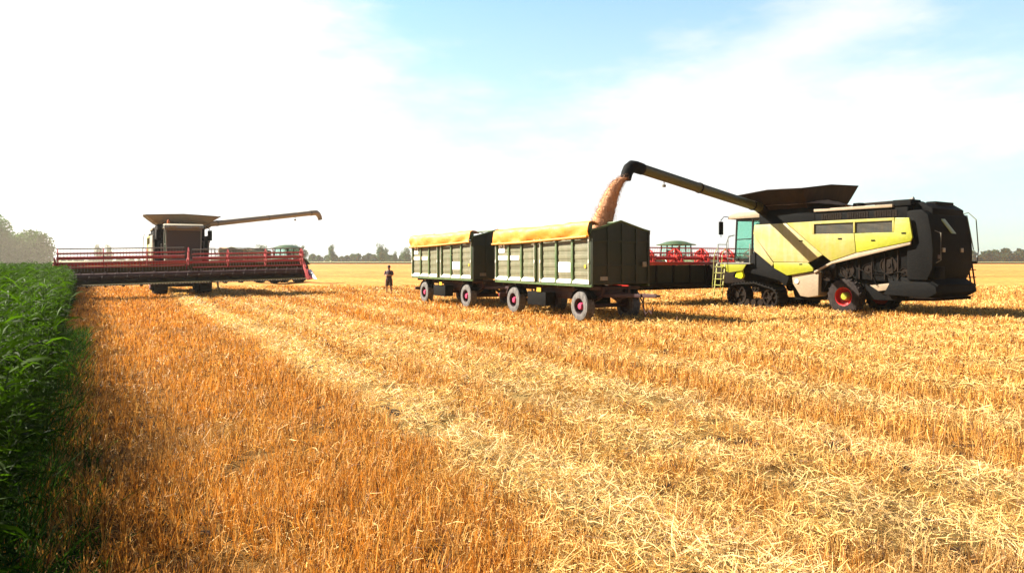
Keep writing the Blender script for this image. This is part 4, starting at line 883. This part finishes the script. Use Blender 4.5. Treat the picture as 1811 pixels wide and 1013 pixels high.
# ------------------------------------------------------------------ person
def make_person():
    root = at(688, 0, 47.2); base = Vector((root.x, 47.2, float(ground_h(np.array([root.x]), np.array([47.2]))[0])+.02))
    me = bpy.data.meshes.new('person'); o = bpy.data.objects.new('person', me); COL.objects.link(o)
    J = [((0, 0, .95), .150), ((0, 0, 1.12), .130), ((0, -.01, 1.32), .160), ((0, 0, 1.46), .085), ((0, -.005, 1.54), .058), ((0, -.02, 1.63), .088), ((0, -.015, 1.72), .085),
         ((.20, 0, 1.43), .065), ((.26, -.03, 1.18), .048), ((.06, -.22, 1.20), .038), ((-.06, -.24, 1.24), .034),
         ((-.20, 0, 1.43), .065), ((-.26, -.03, 1.18), .048), ((-.06, -.20, 1.15), .038), ((.06, -.22, 1.16), .034),
         ((.11, 0, .88), .105), ((.13, -.01, .50), .065), ((.15, .02, .28), .058), ((.16, .02, .08), .042), ((.17, -.12, .04), .042),
         ((-.11, 0, .88), .105), ((-.15, -.01, .50), .065), ((-.17, .02, .28), .058), ((-.18, .02, .08), .042), ((-.20, -.12, .04), .042)]
    E_ = [(0, 1), (1, 2), (2, 3), (3, 4), (4, 5), (5, 6), (3, 7), (7, 8), (8, 9), (9, 10), (3, 11), (11, 12), (12, 13), (13, 14), (0, 15), (15, 16), (16, 17), (17, 18), (18, 19), (0, 20), (20, 21), (21, 22), (22, 23), (23, 24)]
    me.from_pydata([j[0] for j in J], E_, []); me.update()
    md = o.modifiers.new('skin', 'SKIN'); sk = me.skin_vertices[0].data
    for i, j in enumerate(J): sk[i].radius = (j[1], j[1]*(.72 if i in (0, 1, 2, 3) else 1)); sk[i].use_root = (i == 0)
    sb = o.modifiers.new('sub', 'SUBSURF'); sb.levels = 2; sb.render_levels = 2
    skin = mat('skin', (.45, .22, .12), .6, dust=.05); me.materials.append(skin); o.location = base; o.rotation_euler = (0, 0, R(-18))
    tag(o, 'person in dark shirt and shorts standing alone in the stubble with arms folded', 'person')
    shirt = mat('dark_plum_shirt', (.045, .018, .028), .85, dust=.1, dcol=(.09, .05, .05)); shorts = mat('dark_brown_shorts', (.05, .028, .018), .85, dust=.1)
    def shell(name, secs, m_, parent=o):
        mb = MB(); rings = []
        for (x, y, z, rx, ry) in secs: rings.append([mb.bm.verts.new((x+math.cos(a)*rx, y+math.sin(a)*ry, z)) for a in np.linspace(0, 2*PI, 16, endpoint=False)])
        for q, w in zip(rings[:-1], rings[1:]):
            for k in range(16): mb.bm.faces.new((q[k], q[(k+1) % 16], w[(k+1) % 16], w[k]))
        return mb.build(name, m_, parent, ang=180, solid=.012)
    sh = shell('shirt', [(0, 0, .86, .190, .150), (0, 0, 1.05, .180, .140), (0, -.01, 1.25, .205, .150), (0, 0, 1.40, .215, .130), (0, 0, 1.48, .13, .10), (0, 0, 1.51, .075, .075)], shirt)
    for s in (-1, 1):
        mb = MB(); mb.tube([(s*.16, 0, 1.44), (s*.235, -.01, 1.36), (s*.268, -.03, 1.20)], [.085, .078, .07], 12, cap=False); mb.build('sleeve', shirt, o, ang=180, solid=.01)
        shell('shorts_leg', [(s*.085, 0, .96, .125, .145), (s*.115, 0, .80, .120, .130), (s*.14, -.01, .50, .105, .110)], shorts)
        mb = MB(); x = .165 if s > 0 else -.19; mb.hexa([(x-.05, -.20, -.03), (x+.05, -.20, -.03), (x+.05, .08, -.03), (x-.05, .08, -.03), (x-.04, -.17, .04), (x+.04, -.17, .04), (x+.045, .07, .11), (x-.045, .07, .11)]); mb.build('shoe', black, o, .012)
    # head details: hair, ears, nose
    mb = MB(); mb.lathe([(.098, -.02), (.102, .05), (.085, .10), (.045, .128), (.0004, .134)], (0, -.005, 1.70), 'z', 18); mb.build('hair', mat('dark_hair', (.03, .018, .012), .8, dust=0), o, ang=180)
    mb = MB(); mb.hexa([(-.012, -.115, 1.645), (.012, -.115, 1.645), (.014, -.09, 1.645), (-.014, -.09, 1.645), (-.006, -.10, 1.69), (.006, -.10, 1.69), (.007, -.09, 1.69), (-.007, -.09, 1.69)]); mb.build('nose', skin, o, .003)
    for s in (-1, 1): mb = MB(); mb.lathe([(.0004, -.008), (.018, -.006), (.022, .004), (.0004, .01)], (s*.09, -.005, 1.66), 'x', 10); mb.build('ear', skin, o)
    for s in (-1, 1): mb = MB(); mb.lathe([(.0004, -.006), (.012, 0), (.0004, .006)], (s*.032, -.098, 1.675), 'y', 8); mb.build('eye', black, o)
    mb = MB(); mb.box(-.025, .025, -.104, -.094, 1.610, 1.617); mb.build('mouth', maroon, o)
    for s, px, py, pz in ((1, -.06, -.245, 1.24), (-1, .06, -.225, 1.16)):
        for k in range(4): mb = MB(); mb.tube([(px-s*.01, py-.012, pz-.022+k*.016), (px-s*(.05+.006*(k % 2)), py-.016, pz-.022+k*.015), (px-s*(.078+.005*(k % 3)), py+.006, pz-.024+k*.014)], [.009, .008, .006], 6); mb.build('finger', skin, o, ang=180)
        mb = MB(); mb.tube([(px+s*.0, py-.01, pz+.03), (px-s*.03, py-.02, pz+.05)], [.010, .007], 6); mb.build('thumb', skin, o, ang=180)
make_person()

# ------------------------------------------------------------------ air: thin haze over everything, dust behind the left combine
def vol_mat(name, col, dens, ani, noise=0):
    m = bpy.data.materials.new(name); m.use_nodes = True; n = m.node_tree.nodes; l = m.node_tree.links; n.clear()
    out = n.new('ShaderNodeOutputMaterial'); v = n.new('ShaderNodeVolumePrincipled'); v.inputs['Color'].default_value = (*col, 1); v.inputs['Density'].default_value = dens; v.inputs['Anisotropy'].default_value = ani
    l.new(v.outputs[0], out.inputs['Volume']); return m
def haze():
    o = MB().box(-1200, 2700, -60, 1100, -1.6, 30).build('haze', vol_mat('haze_air', (.95, .98, .93), HAZE, .75)); tag(o, kind='stuff')
HAZE = .00028
haze()
def dust():
    mb = MB(); bmesh.ops.create_icosphere(mb.bm, subdivisions=4, radius=1)
    for v in mb.bm.verts:
        c = v.co; k = 1+.35*(float(fbm(c.x*3+9, c.y*3+c.z*2, 1.0, 4, 3))-.5); v.co = Vector((c.x*k*24, c.y*k*16, 2.2+c.z*k*5.0))
    o = mb.build('dust_cloud', vol_mat('dust_air', (.90, .82, .66), .0035, .5), ang=180); o.location = (-50, 76, 0); tag(o, 'pale dust hanging over the crop behind the left combine', 'dust', kind='stuff')
dust()
